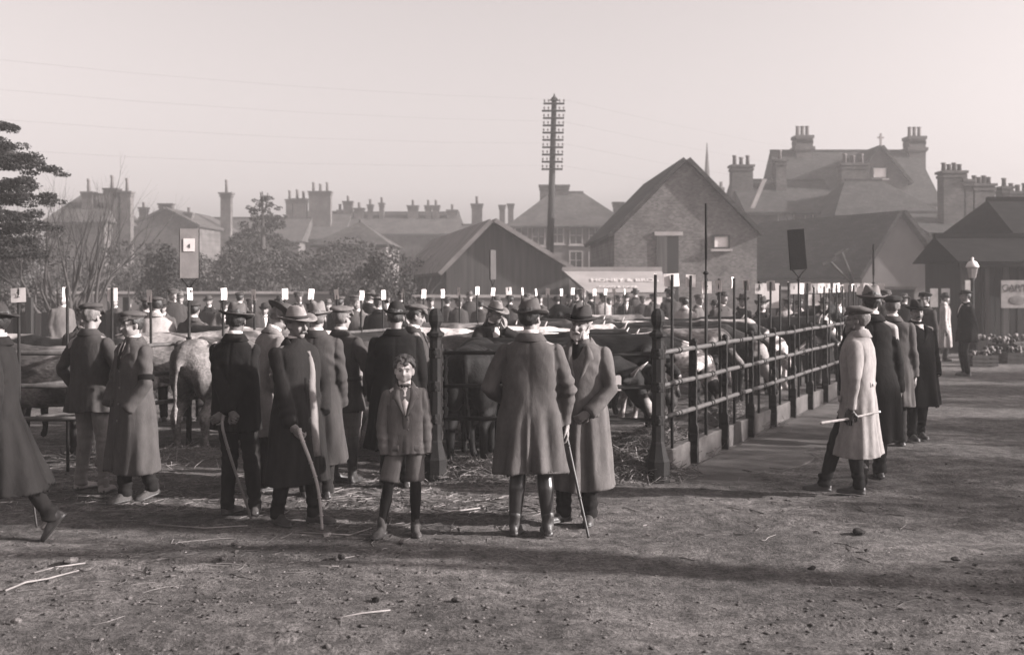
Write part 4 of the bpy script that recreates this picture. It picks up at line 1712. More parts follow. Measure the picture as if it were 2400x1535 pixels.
    if legs == 'trousers':
        t.ball((0, .0, .93), (.165, .115, .12), 16, 10)
        for s in (-1, 1):
            hip, kn, ank, d, pitch = F[s]
            t.limb([hip + V(0, 0, .02), (hip + kn) / 2, kn, (kn + ank) / 2, ank + V(0, 0, -.02)], [.098, .085, .072, .066, .054 * stubby], 14)
            t.tube([ank + V(0, 0, .06), ank + V(0, 0, -.05)], [.058 * stubby, .062 * stubby], 14)
        lname = 'trousers'
    elif legs == 'shorts':
        t.ball((0, .0, .93), (.165, .12, .12), 16, 10)
        for s in (-1, 1):
            hip, kn, ank, d, pitch = F[s]
            dn = (kn - hip) / np.linalg.norm(kn - hip)
            t.limb([hip + V(0, 0, .02), (hip + kn) / 2], [.098, .092], 14)
            t.tube([(hip + kn) / 2, kn + V(0, 0, .03)], [.093, .094], 16)
        lname = 'short_trousers'
    else:                                           # breeches
        t.ball((0, .0, .93), (.175, .12, .12), 16, 10)
        for s in (-1, 1):
            hip, kn, ank, d, pitch = F[s]
            t.limb([hip + V(s * .01, 0, .02), (hip + kn) / 2 + V(s * .025, 0, 0), kn + V(0, 0, .03), kn + V(0, 0, -.05)], [.105, .105, .078, .06], 14)
        lname = 'breeches'

    def legfn(p, nn):
        d_ = .006 * wob(p * V(1, 1, .6), 18, seed + 21) + .0045 * np.sin(p[:, 2] * 70 + 2.2 * wob(p, 12, seed + 22)) * np.clip(1 - np.abs(p[:, 2] - .48) / .2, 0, 1)
        d_ += .0055 * np.sin(p[:, 2] * 85 + 2 * wob(p, 14, seed + 23)) * np.clip(1 - np.abs(p[:, 2] - .14) / .12, 0, 1)
        return p + nn * d_[:, None]
    put(lname, fuse(t, cvox, 2, legfn), cloth('leg%.3f' % leg, leg))
    for s in (-1, 1):
        hip, kn, ank, d, pitch = F[s]
        if legs == 'shorts':
            st = MB()
            st.limb([kn + V(0, 0, .02), kn * .62 + ank * .38 + V(0, .014, 0), ank], [.056, .057, .038], 12)
            put('stocking', fuse(st, cvox, 2, lambda p, nn: p + nn * (.002 * wob(p, 40, seed))[:, None]), cloth('stocking', .022))
        if legs == 'breeches' or gait:
            st = MB()
            st.limb([kn + V(0, 0, -.05), kn * .62 + ank * .38 + V(0, .016, 0), ank + V(0, 0, .0)], [.062, .064, .044], 12)
            put('gaiter', fuse(st, cvox * .8, 2), gait if gait is not None else LEATHER)
        # boot
        bo = MB()
        u = d
        w_ = V(-d[1], d[0], 0)
        pr = math.radians(pitch)
        rows = []
        for x, wd, hh in ((-.072, .020, .05), (-.064, .030, .075), (-.035, .037, .10), (.01, .038, .105), (.05, .039, .080), (.09, .044, .060), (.13, .045, .050), (.165, .036, .042), (.188, .018, .030)):
            a2 = np.linspace(0, 2 * math.pi, 16, endpoint=False)
            yy = np.sign(np.cos(a2)) * np.abs(np.cos(a2)) ** .8 * wd
            zz = np.where(np.sin(a2) < 0, np.maximum(np.sin(a2) * 3, -1) * .004 + .012, .012 + np.sin(a2) * (hh - .012))
            rows.append(np.outer(np.full(16, x), V(1, 0, 0)) + np.stack([np.zeros(16), yy, zz], 1))
        bo.rings(rows)
        bo.limb([V(-.015, 0, .06), V(-.012, 0, .15)], [.046, .047], 12)
        so = MB()
        ol = [(-.075, 0)] + [(x, wd) for x, wd in ((-.068, .026), (-.035, .036), (.03, .034), (.09, .046), (.14, .046), (.175, .033), (.195, .008))]
        poly = [(x, y, .0) for x, y in ol] + [(x, -y, .0) for x, y in ol[::-1] if y > 0]
        so.prism(poly, (0, 0, .016))
        so.prism([(-.07, .032, .0), (-.07, -.032, .0), (-.005, -.034, .0), (-.005, .034, .0)], (0, 0, .028))
        M = np.stack([u, w_, V(0, 0, 1)], 1) @ roty(pr)
        base = ank + V(0, 0, -.095 * math.cos(pr)) - u * .095 * math.sin(pr) * .55 * 0 if pitch == 0 else None

        def bt(p):
            piv = V(.12, 0, 0)
            if pitch:
                q = (p - piv) @ roty(pr).T + piv
            else:
                q = p
            q = q @ np.stack([u, w_, V(0, 0, 1)], 1).T
            # ankle of the boot lies at (-.012,0,.10) before pitching
            an = V(-.012, 0, .10)
            if pitch:
                an = (an - piv) @ roty(pr).T + piv
            an = an @ np.stack([u, w_, V(0, 0, 1)], 1).T
            return q + (ank - an) + V(0, 0, .005)
        me_b = fuse(bo, .008, 1, lambda p, nn: bt(p + nn * (.0025 * wob(p, 60, seed + 3))[:, None]))
        bt_o = put('boot', me_b, boots)
        so.v = [bt(so.arr())]
        put('sole', so, LEATHER, bt_o)
    # ---- head dress and face
    if hair and child:
        hb = MB()
        rs_ = np.random.RandomState(seed)
        for q_ in range(150):
            u_ = rs_.normal(size=3)
            u_ /= np.linalg.norm(u_)
            pt_ = u_ * V(.076, .094, .092) + V(0, .018, .040)
            fr_ = .066 - .012 * (pt_[0] > .01)
            if (pt_[2] > fr_) or (pt_[1] > .03 and pt_[2] > -.06) or (pt_[1] > -.02 and pt_[2] > .02):
                hb.ball(Hh(*pt_), V(.026, .016, .014) * rs_.uniform(.8, 1.25) * hk, 8, 6, HM @ rotz(rs_.uniform(-.7, .7)) @ roty(rs_.uniform(-.5, .5)))
        put('hair', fuse(hb, .006, 1, lambda p, nn: p + nn * (.003 * wob(p, 120, 4))[:, None]), HAIRS[hair], body)
    if hair and not child:
        hb = MB()
        nu, nv = 40, 26
        for i in range(nu):
            for j in range(nv):
                pass
        vs, fs = [], []
        for j in range(nv + 1):
            tt = math.pi * j / nv
            for i in range(nu):
                aa = 2 * math.pi * i / nu
                vs.append((math.sin(tt) * math.sin(aa), -math.sin(tt) * math.cos(aa), math.cos(tt)))
        vs = np.array(vs)
        P = vs * V(.077, .097, .094) + V(0, .017, .036)
        keep = (P[:, 1] > .028) & (P[:, 2] > -.075) | (P[:, 2] > .062) & (P[:, 1] > -.058) | (P[:, 1] > -.02) & (P[:, 2] > .012) | (P[:, 2] > .085)
        if child:
            keep = (P[:, 1] > .022) & (P[:, 2] > -.070) | (P[:, 2] > .064 - .02 * (P[:, 0] > .02)) & (P[:, 1] > -.09) | (P[:, 1] > -.035) & (P[:, 2] > .012)
        P = P + vs * ((.004 if not child else .012) + .004 * wob(vs, 9, seed) + (.003 if not child else .005) * wob(vs, 26, seed + 1))[:, None]
        for j in range(nv):
            for i in range(nu):
                q = (j * nu + i, (j + 1) * nu + i, (j + 1) * nu + (i + 1) % nu, j * nu + (i + 1) % nu)
                if all(keep[list(q)]):
                    fs.append(q)
        hb.add((P * headk) @ HM.T + hc, fs)
        hm = hb.mesh('hair')
        ho_ = put('hair', hm, HAIRS[hair], body)
        sm_ = ho_.modifiers.new('s', 'SOLIDIFY')
        sm_.thickness = .022
        sm_.offset = -1
    if face:
        for s in (-1, 1):
            eb = MB()
            eb.ball(Hh(s * .031, -.0665, .004), (.0112 * hk, .009 * hk, .0062 * hk), 10, 7, HM)
            eo = put('eye', eb, EYESH if not child else mat('eye_white_child', .24, .05, 12, .4, 0), body)
            ib = MB()
            ib.ball(Hh(s * .031, -.0735, .004), (.0058 * hk, .005 * hk, .0058 * hk), 8, 6, HM)
            put('iris', ib, EYED if not child else mat('iris_child', .07, .05, 12, .4, 0), body)
            br = MB()
            br.limb([Hh(s * .015, -.0905, .0275), Hh(s * .032, -.0845, .0305), Hh(s * .050, -.071, .024)], [.0026 * hk, .0034 * hk, .002 * hk], 6)
            put('eyebrow', br, HAIRS[hair or 'grey'] if not child else mat('fair_brow', .11, .2, 30, .8, 0), body)
        lb = MB()
        cz_ = .014 if child else 0
        lb.limb([Hh(-.020, -.074, -.068 + cz_), Hh(0, -.083, -.0665 + cz_), Hh(.020, -.074, -.068 + cz_)], [.002 * hk, .0046 * hk, .002 * hk], 6)
        put('lips', lb, LIP if not child else mat('lips_child', .23, .1, 12, .5, 0), body)
    if facial in ('moustache', 'full'):
        mb2 = MB()
        mb2.limb([Hh(0, -.098, -.052), Hh(-.02, -.092, -.057), Hh(-.038, -.076, -.070)], [.009, .010, .005], 8)
        mb2.limb([Hh(0, -.098, -.052), Hh(.02, -.092, -.057), Hh(.038, -.076, -.070)], [.009, .010, .005], 8)
        put('moustache', fuse(mb2, .004, 1, lambda p, nn: p + nn * (.0016 * wob(p, 140, 3))[:, None]), HAIRS[beard], body)
    if facial == 'full':
        bd = MB()
        bd.limb([Hh(-.072, .000, -.018), Hh(-.066, -.026, -.062), Hh(-.042, -.064, -.090), Hh(0, -.078, -.104), Hh(.042, -.064, -.090), Hh(.066, -.026, -.062), Hh(.072, .000, -.018)],
                [.010, .020, .026, .029, .026, .020, .010], 10)
        for s in (-1, 1):
            bd.limb([Hh(s * .048, -.060, -.055), Hh(s * .030, -.074, -.078)], [.016, .018], 8)
        bd.limb([Hh(0, -.084, -.098), Hh(0, -.080, -.140)], [.024, .014], 10)
        put('beard', fuse(bd, .006, 1, lambda p, nn: p + nn * (.004 * wob(p, 90, 5) + .002 * wob(p, 200, 6))[:, None]), HAIRS[beard], body)
    if hat:
        hme, hb_ = hat_mesh(hat, seed)
        ty, tp, tr = [math.radians(q) for q in hat_tilt]
        M = HM @ rotz(ty) @ rotx(tp) @ roty(tr)
        o0 = Hh(hatoff[0], .008 + hatoff[1], .048 if hat != 'cap' else .050)
        sc_ = .98 * headk

        def place(me_):
            k_ = len(me_.vertices)
            p = np.empty(k_ * 3)
            me_.vertices.foreach_get('co', p)
            p = (p.reshape(-1, 3) * sc_) @ M.T + o0
            me_.vertices.foreach_set('co', p.ravel())
            return me_
        fixnormals(hme)
        ho = put({'cap': 'flat_cap', 'bowler': 'bowler_hat', 'homburg': 'homburg_hat'}.get(hat, 'felt_hat'), place(hme), mat('felt_%.3f' % hatv, hatv, .18, 30, .9, .25, 200, .12))
        if hb_:
            hbm = MB()
            (r0, z0), (r1, z1) = hb_
            hbm.lathe([(r0 + .001, z0), (r0 + .004, z0 + .001), (r1 + .004, z1), (r1 + .001, z1 + .001)], n=36, sx=.92, sy=1.12, caps=False)
            put('hat_band', place(hbm.mesh()), cloth('band%.3f' % (band if band is not None else hatv * .45), band if band is not None else hatv * .45), ho)
    if gloves is not None:
        s = gloves
        a_, e_, w_ = J[s]
        gl, gf = MB(), MB()
        spec = arms[0 if s == -1 else 1]
        dd = V(*spec[3]) if len(spec) > 3 else (w_ - e_)
        dd = dd / np.linalg.norm(dd)
        hand_geo(gl, gf, w_ + dd * .015, dd, V(*spec[2]), s if len(spec) < 5 else spec[4], hcurl, 1.14)
        gm = MB()
        gm.v, gm.f, gm.n = gl.v + gf.v, gl.f + [tuple(i + gl.n for i in q) for q in gf.f], gl.n + gf.n
        put('glove', gm, LEATHER)
    # ---- scale to the figure's own height
    for o in parts:
        m_ = o.data
        k_ = len(m_.vertices)
        p = np.empty(k_ * 3)
        m_.vertices.foreach_get('co', p)
        m_.vertices.foreach_set('co', p * k)
        m_.update()
    info = dict(root=root, J=J, k=k, T=T, front=front, ell=ell, put=put, rot=math.radians(rot), at=np.array(at), hc=hc, Hh=Hh)

    def world(p):
        return rotz(info['rot']) @ (np.asarray(p, float) * k) + info['at']
    info['world'] = world
    return info


def extra(info, name, mb, m, par=None):
    """a late part of a person, in that person's unscaled space"""
    mb.v = [mb.arr() * info['k']]
    me = mb.mesh(name)
    fixnormals(me)
    return link(name, me, m, par or info['root'])


def cane(label, pts, rad, m, hook=None, nodes=0, name='walking_stick'):
    mb = MB()
    pts = [np.asarray(p, float) for p in pts]
    # smooth the run of points
    for _ in range(2):
        q = [pts[0]]
        for i in range(len(pts) - 1):
            q += [pts[i] * .75 + pts[i + 1] * .25, pts[i] * .25 + pts[i + 1] * .75]
        q.append(pts[-1])
        pts = q
    L = len(pts)
    mb.tube(pts, [rad * (1.15 - .4 * i / (L - 1)) for i in range(L)], 9)
    root = empty(name, pts[-1], 0, label, 'walking stick')
    mb.v = [mb.arr() - pts[-1]]
    mb.build('shaft', m, root)
    if nodes:
        for i in range(nodes):
            j = int((i + .7) / (nodes + .3) * (L - 2))
            nb = MB()
            p = pts[j] - pts[-1]
            d = pts[j + 1] - pts[j]
            d /= np.linalg.norm(d)
            nb.tube([p - d * .006, p, p + d * .006], [rad * 1.0, rad * 1.35, rad * 1.0], 9)
            nb.build('knuckle', m, root)
    return root
# ------------------------------------------------------------------ the people in front
def gpos(px, fy):
    p = GP(px, fy)
    return (p.x, p.y, 0)


WOODC = mat('cane_dark', .035, .4, 20, .5, .15, 60, .35, (1, 1, .2))
BAMB = mat('cane_bamboo', .30, .25, 20, .5, .15, 60, .3, (1, 1, .2))
PALE = mat('cane_pale', .45, .25, 20, .5, .15, 60, .3, (1, 1, .2))

# man striding out of the left edge
pA = person('dark overcoated man striding out past the left edge, back boot heel raised', gpos(-8, 1262), 1.74, -80, 'overcoat', .024, .36, .22, 1.12, 'trousers', .03, 'fedora', .03,
            arms=('hang', ((.30, .02, .86), (1, .6, 0))), feet=[((-.08, -.34), .0, 0), ((.08, .36), 0, 52)], fold=.024, seed=11, face=False, hem_shift=(0, .13), boots=LEATHER)
cane('dark stick tip trailing beside the striding man at the left edge', [pA['world']((-.25, .10, .9)), pA['world']((-.26, .16, .5)), pA['world']((-.27, .22, .02))], .011, WOODC)
# capped man seen from behind, pale trousers
pB = person('man in flat cap, grey jacket and pale trousers, back turned', gpos(213, 1150), 1.72, 158, 'jacket', .060, .74, .20, 1.08, 'trousers', .20, 'cap', .05,
            arms=(((-.24, -.12, .93), (-1, .5, 0), (1, 0, 0), (.4, -.8, -.4)), ((.25, -.10, .90), (1, .5, 0))), feet=[((-.17, .02), .25, 0), ((.16, -.04), -.2, 0)], head=(6, 8, 0), hair='grey', facial=None,
            seed=12, face=False, boots=mat('pale_boots', .20, .4, 9, .85, .3, 60, .2), fold=.012, buttons=0, pockets=False, lapel=False, hat_tilt=(0, 4, 6), vent=True, shirt=None)
# cigarette man
pC = person('man in flat cap and long grey raincoat with a cigarette and a mourning band', gpos(312, 1172), 1.66, -38, 'overcoat', .085, .27, .115, 1.10, 'trousers', .02, 'cap', .07,
            arms=('pocket', ((.15, -.15, .87), (1.0, .55, 0))), feet=[((-.02, -.07), .1, 0), ((.04, .17), -.05, 12)], head=(-14, 3, 0), hair='dark', seed=13, lapel=1.22, tie='long',
            boots=DUSTY, fold=.014, buttons=4, hat_tilt=(0, 4, 0))
j = pC['J'][1]
mb = MB()
u = (j[1] - j[0])
mb.tube([j[0] + u * .72, j[0] + u * .88], [.073, .072], 20, caps=False)
extra(pC, 'mourning_band', mb, cloth('black', .012))
mb = MB()
mb.tube([pC['Hh'](-.012, -.085, -.068), pC['Hh'](-.036, -.145, -.082)], [.0045, .0045], 8)
tag(extra(pC, 'cigarette', mb, LINEN), 'lit white cigarette between the lips')
# dark-suited man, hands behind back
pD = person('dark-suited man in a dented trilby, back turned, holding a cane behind him', gpos(552, 1203), 1.72, 172, 'jacket', .018, .70, .13, .99, 'trousers', .028, 'wide', .075, band=.03,
            arms=(((.02, .20, .83), (-1, .0, 0), (0, 1, 0), (.75, .2, -.45)), ((-.06, .235, .80), (1, .0, 0), (0, 1, 0), (-.7, .3, -.5))), skin=mat('skin_dark', .10, .2, 18, .6, .1, 120, .3), hcurl=1.15, feet=[((-.17, .0), .30, 0), ((.06, .03), -.25, 0)], head=(10, 4, 0),
            hair='dark', seed=14, face=False, fold=.010, buttons=0, lapel=False, pockets=False, boots=DUSTY, hat_tilt=(0, 2, -7))
w = pD['world']
cane('curved cane held behind the back of the dark-suited man', [w((-.02, .30, .86)), w((-.015, .325, .80)), w((-.04, .34, .70)), w((-.13, .34, .42)), w((-.21, .30, .16)), w((-.235, .26, .02))], .012, mat('cane_brown', .12, .3, 20, .5, .15, 60, .3, (1, 1, .2)), nodes=3)
# pale coat, leaning
pE = person('man in a pale coat leaning over, wide hat tipped down, behind the dark suit', gpos(606, 1148), 1.74, 128, 'overcoat', .22, .52, .15, 1.05, 'trousers', .02, 'wide', .06,
            arms=('pocket', ((.16, -.22, .92), (1, .4, 0))), lean=17, head=(0, 42, 0), hair='grey', seed=15, face=True, fold=.012, hat_tilt=(0, 4, 0), boots=LEATHER, buttons=0)
# moustached man with pale fedora
pF = person('moustached man in pale banded felt hat and long dark open overcoat with cane', gpos(694, 1222), 1.70, 48, 'overcoat', .026, .33, .16, 1.08, 'trousers', .025, 'wide', .20, band=.05,
            arms=(((-.17, -.17, .80), (-1, .5, 0), (1, .3, 0), (.35, -.45, -.75)), 'pocket'), feet=[((-.14, .06), -.1, 0), ((.09, -.12), .35, 0)], head=(4, 2, 0), hair='brown', facial='moustache', beard='brown',
            seed=16, skin=SKIN2, lapel=False, shirt='white', buttons=4, boots=DUSTY, fold=.014, open_front=(.02, .10, .22), pockets=False, hat_tilt=(0, -2, -4))
w = pF['world']
cane('bamboo cane bowed under the hand of the moustached man', [w((-.165, -.26, .80)), w((-.165, -.28, .74)), w((-.11, -.36, .50)), w((-.075, -.40, .30)), w((-.07, -.43, .01))], .0145, BAMB, nodes=7)
# grey overcoat behind him
pG = person('grey-overcoated man in grey felt hat, back turned behind the moustached man', gpos(742, 1166), 1.72, 176, 'overcoat', .062, .33, .16, 1.08, 'trousers', .03, 'fedora', .15, band=.13,
            arms=('coatpocket', 'coatpocket'), hair='grey', seed=17, face=False, fold=.016, buttons=0, lapel=False, pockets=False, head=(12, 0, 0))
# breeches and gaiters
pH = person('man in flat cap, belted jacket, breeches and gaiters, seen from behind', gpos(800, 1128), 1.69, 155, 'jacket', .062, .70, .22, 1.04, 'breeches', .20, 'cap', .11,
            arms=(((-.24, -.10, .90), (-1, .6, 0)), ((.16, -.22, .98), (1, .6, 0), (-1, 0, 0))), feet=[((-.13, .0), .15, 0), ((.07, .03), -.5, 0)], hair='grey', head=(-8, 2, 0), seed=18, face=False, belt='full', buttons=0,
            lapel=False, pockets=False, fold=.014, hat_tilt=(0, 4, -5))
# bowler
pI = person('man in black bowler and long black overcoat, back turned beside the post', gpos(928, 1141), 1.71, 183, 'overcoat', .013, .39, .19, 1.16, 'trousers', .02, 'bowler', .018,
            arms=('coatpocket', 'coatpocket'), hair='dark', seed=19, face=False, fold=.016, buttons=0, lapel=False, pockets=False, head=(-5, 4, 0), shirt=None, hat_tilt=(0, 0, -4))
# capped man in profile
pJ = person('capped man in profile looking right, behind the bowler hat', gpos(972, 1096), 1.69, 104, 'jacket', .06, .74, .18, 1.0, 'trousers', .04, 'cap', .085, arms=('hang', 'hang'), hair='dark', seed=20, head=(0, 14, 0), skin=SKIN2)
# the boy
pK = person('schoolboy in tweed jacket and bow tie facing us, hands in pockets', gpos(952, 1252), 1.34, 6, 'jacket', .14, .80, .20, .93, 'shorts', .13, None, .05,
            arms=(((-.205, -.06, .82), (-1, .6, 0)), ((.205, -.06, .82), (1, .6, 0))), feet=[((-.24, -.06), -.45, 0), ((.09, .03), .12, 0)], head=(-4, 0, 3), hair='brown', headk=1.17, child=True, seed=21, lapel=1.17, tie='bow', boots=DUSTY, buttons=4,
            skin=mat('skin_child', .38, .1, 14, .6, .05, 120, .3), fold=.010, cat='boy', vox=.008, cvox=.011, roll=-1.5, shoulder=.97)
# man leaning in the pen
pL = person('smiling man in banded felt hat leaning over the black bullock in the pen', (PX(1140, 0, 13.3).x, 13.3, 0), 1.72, 30, 'overcoat', .022, .5, .15, 1.0, 'trousers', .02, 'wide', .16, band=.03,
            arms=(((-.10, -.42, 1.20), (-1, .2, -.2), (0, 0, -1)), ((.05, -.36, 1.38), (1, 0, -.6), (-.5, .7, .3), (.0, -.2, .9))), lean=18, head=(14, 10, 0), hair='dark', seed=22, skin=SKIN, hat_tilt=(0, 0, 3))
# tall man, back turned
pM = person('tall man in grey overcoat and polished gaiters, back turned, with cane', gpos(1243, 1252), 1.765, 177, 'overcoat', .105, .475, .165, 1.09, 'breeches', .03, 'fedora', .085, band=.045,
            arms=(((-.265, -.06, .83), (-1, .35, 0), (1, 0, 0), (-.12, -.1, -1)), ((.20, -.20, 1.0), (.7, .8, -.2))), feet=[((-.13, .0), .12, 0), ((.115, .0), -.25, 0)], hair='dark', head=(-24, 0, 0), seed=23, face=False,
            vent=True, gait=GAITER, boots=LEATHER, fold=.018, buttons=0, lapel=False, pockets=False, hat_tilt=(0, 2, 0))
w = pM['world']
cane('knobbly dark cane slanting from the hand of the tall man', [w((-.255, -.10, .80)), w((-.265, -.09, .76)), w((-.285, -.05, .66)), w((-.36, .05, .33)), w((-.435, .14, .01))], .013, WOODC, nodes=3)
# bearded man
pN = person('white-bearded man in grey overcoat and dark homburg facing us', gpos(1362, 1222), 1.70, -16, 'overcoat', .13, .285, .145, 1.06, 'trousers', .02, 'homburg', .035, band=.016,
            arms=(((-.21, -.06, .88), (-1, .6, 0)), ((.115, -.19, .925), (1.0, .25, -.1), (0, .8, .3), (-.75, -.15, -.5))), feet=[((-.14, -.02), -.7, 0), ((.07, .0), .1, 0)], head=(-12, 2, 2), hair='white', facial='full', beard='white', seed=24,
            skin=SKIN2, lapel=1.13, buttons=2, fold=.020, boots=LEATHER, shirt='dark', vest=.012, hat_tilt=(0, 0, 4))
# pale-coated man with stick
pO = person('grey-bearded man in pale tweed overcoat and flat cap holding a stick level', gpos(2012, 1163), 1.70, -118, 'overcoat', .30, .385, .15, 1.10, 'trousers', .014, 'cap', .085,
            arms=(((-.15, -.14, .86), (-1, .4, 0), (1, 0, 0), (.2, -.3, -.9)), ((.285, -.01, .84), (1, .4, 0), (-1, 0, 0), (-.10, -.22, -1))), feet=[((-.12, -.02), -.05, 0), ((.10, -.30), .05, 0)], head=(0, -2, 0), hair='grey', facial='full', beard='grey',
            seed=25, skin=SKIN2, boots=LEATHER, belt='half', gloves=1, fold=.013, buttons=0, lapel=False, hat_tilt=(0, 6, 0), collar='up')
w = pO['J'][1][2] + V(-.02, -.03, -.10)
wa = rotz(pO['rot']) @ (w * pO['k']) + pO['at']
cane('pale stick held level in the gloved hand of the pale-coated man', [wa + V(-.26, -.05, -.035), wa + V(0, -.02, 0), wa + V(.29, .02, .06)], .012, PALE)
# tall hat walking away
pP = person('tall man in grey felt hat and long black coat walking away past the rails', gpos(2043, 1124), 1.86, 170, 'overcoat', .018, .36, .15, 1.06, 'trousers', .018, 'fedora', .16, band=.10,
            arms=('hang', 'hang'), feet=[((-.09, -.12), 0, 0), ((.12, .24), 0, 50)], hair='dark', seed=26, face=False, buttons=0, lapel=False, pockets=False, fold=.012)
pQ = person('man in homburg and long black overcoat walking towards us with hands behind', gpos(2148, 1028), 1.68, 2, 'overcoat', .012, .43, .17, 1.18, 'trousers', .014, 'homburg', .03, arms=('coatpocket', 'coatpocket'),
            feet=[((-.09, -.08), 0, 0), ((.09, .08), 0, 0)], hair='dark', facial='moustache', beard='dark', seed=27, lapel=1.2, fold=.014)
pR = person('man in dark cap and grey coat walking away, beyond the tall hat', (PX(2092, 0, 13.2).x, 13.2, 0), 1.76, 165, 'overcoat', .09, .45, .15, 1.05, 'trousers', .03, 'cap', .02, arms=('hang', 'hang'), hair='grey', seed=28, face=False,
            buttons=0, lapel=False, pockets=False, vox=.012, cvox=.018)
# farther figures by the sheds
lo = dict(vox=.014, cvox=.022, face=False)
person('bearded man with bare dark head standing before the posters', (PX(2168, 0, 20).x, 20, 0), 1.76, -60, 'overcoat', .05, .5, .12, 1.0, 'trousers', .03, 'cap', .02, seed=29, **lo)
person('man in long pale dust coat and dark hat near the hoarding', gpos(2214, 846), 1.68, 70, 'smock', .40, .35, .10, 1.0, 'trousers', .03, 'trilby', .02, seed=30, **lo)
person('stout man in black suit and white collar standing sideways at far right', gpos(2264, 880), 1.78, -95, 'jacket', .014, .70, .14, 1.15, 'trousers', .012, 'cap', .015, seed=31, arms=('back', 'back'), **lo)
person('man in grey cap peering over behind the left-hand pen', (PX(197, 0, 12.3).x, 12.3, 0), 1.66, 25, 'jacket', .07, .7, .12, 1.0, 'trousers', .04, 'cap', .10, seed=32, head=(10, 16, 0), vox=.012, cvox=.018, hair='grey', skin=SKIN2)
# ------------------------------------------------------------------ cattle pens
FDIR = V(.4545, .8907, 0)                       # the rails run back to the right
FNRM = V(.8907, -.4545, 0)                      # out of the pen, towards the road
PR = V(1.425, 10.84, 0)                         # right-hand corner post
PL = V(-.755, 10.95, 0)                         # left gate post
RZ = (1.235, .91, .588)
CARD = mat('number_card', .62, .05, 9, .8, .1, 60, .2)
CARDD = mat('dirty_card', .36, .12, 9, .8, .1, 60, .2)
INK = mat('ink', .02, .1, 9, .8, 0)
RAILM = mat('rail_iron', .06, .4, 14, .65, .35, 60, .25)
CONC = mat('kerb_concrete', .075, .35, 6, .95, .4, 50, .1)


def ornate_post(root, p, name='post'):
    mb = MB()
    k = 8
    mb.lathe([(.125, -.02), (.125, .03), (.118, .05), (.118, .19), (.105, .215), (.075, .33), (.070, .36), (.062, .38), (.058, 1.36), (.064, 1.385), (.074, 1.40), (.092, 1.405), (.094, 1.43), (.060, 1.45), (.045, 1.475), (.047, 1.49),
              (.058, 1.515), (.070, 1.55), (.070, 1.605), (.055, 1.645), (.034, 1.672), (.001, 1.676)], tuple(p), k)
    v = mb.arr()
    c, s = math.cos(.3927), math.sin(.3927)
    q = v - p
    v = np.stack([q[:, 0] * c - q[:, 1] * s, q[:, 0] * s + q[:, 1] * c, q[:, 2]], 1) + p
    mb.v = [v]
    o = bmesh_obj(mb, name, IRON, root)
    for z in RZ:
        b_ = MB()
        b_.lathe([(.062, z - .05), (.067, z - .04), (.067, z + .04), (.062, z + .05)], tuple(p), 8)
        bmesh_obj(b_, 'socket', IRON, o)
        d_ = MB()
        d_.ball(p + V(0, -.078, z), (.026, .014, .026), 10, 6)
        bmesh_obj(d_, 'bolt', IRON, o)
    ch = MB()                                    # flaking edge strip on the road side
    for i in range(26):
        z = .40 + i * .036
        ch.box(p + V(.062 + .006 * math.sin(i * 2.1), .0, z), (.018 + .008 * math.sin(i * 3.7), .05, .036))
    bmesh_obj(ch, 'rusted_edge', RAILM, o)
    return o


def rail(root, a, b_, r=.021, m=None, name='rail'):
    mb = MB()
    L = np.linalg.norm(b_ - a)
    k = max(2, int(L / .6))
    mb.tube([a + (b_ - a) * i / k + V(0, 0, .004 * math.sin(i * 1.9)) for i in range(k + 1)], r, 10)
    return bmesh_obj(mb, name, m or RAILM, root, True)


# long right-hand rail
rf = empty('cattle_rails', tuple(PR), 0, 'long iron cattle rail running back on the right of the pen', 'fence')
ornate_post(rf, PR)
LEN = 12.6
for z in RZ:
    rail(rf, PR + V(0, 0, z), PR + FDIR * LEN + V(0, 0, z), .026)
NP = 10
for i in range(1, NP + 1):
    q = PR + FDIR * 1.157 * i
    mb = MB()
    rows = []
    for j in range(34):
        z = 1.30 * j / 33
        wv = .006 * math.sin(z * 23 + i) + .004 * math.sin(z * 61 + 2 * i)
        wd = .020 + .004 * math.sin(z * 47 + i * 2) + (.012 * math.exp(-((z - .1) / .12) ** 2))
        for zr in RZ:
            wd += .014 * math.exp(-((z - zr) / .035) ** 2)
        th = .026 if z > .42 else .042
        c = q + V(0, 0, z) + FDIR * wv
        rows.append([c - FDIR * wd - FNRM * th, c + FDIR * wd - FNRM * th, c + FDIR * wd + FNRM * th, c - FDIR * wd + FNRM * th])
    mb.rings(rows)
    o = bmesh_obj(mb, 'intermediate_post', IRON, rf)
    mb = MB()
    mb.lathe([(.02, 1.28), (.034, 1.295), (.034, 1.315), (.015, 1.335)], tuple(q), 8)
    bmesh_obj(mb, 'cap', IRON, o)
for i in range(0, 21):
    if i % 2 == 0 and i > 0:
        continue
    for z in RZ:
        for dd in (0, .09):
            q = PR + FDIR * (.5785 * i + dd) + V(0, 0, z)
            mb = MB()
            mb.tube([q - FDIR * .012, q - FDIR * .010, q + FDIR * .010, q + FDIR * .012], [.026, .033, .033, .026], 10)
            bmesh_obj(mb, 'collar', IRON, rf)

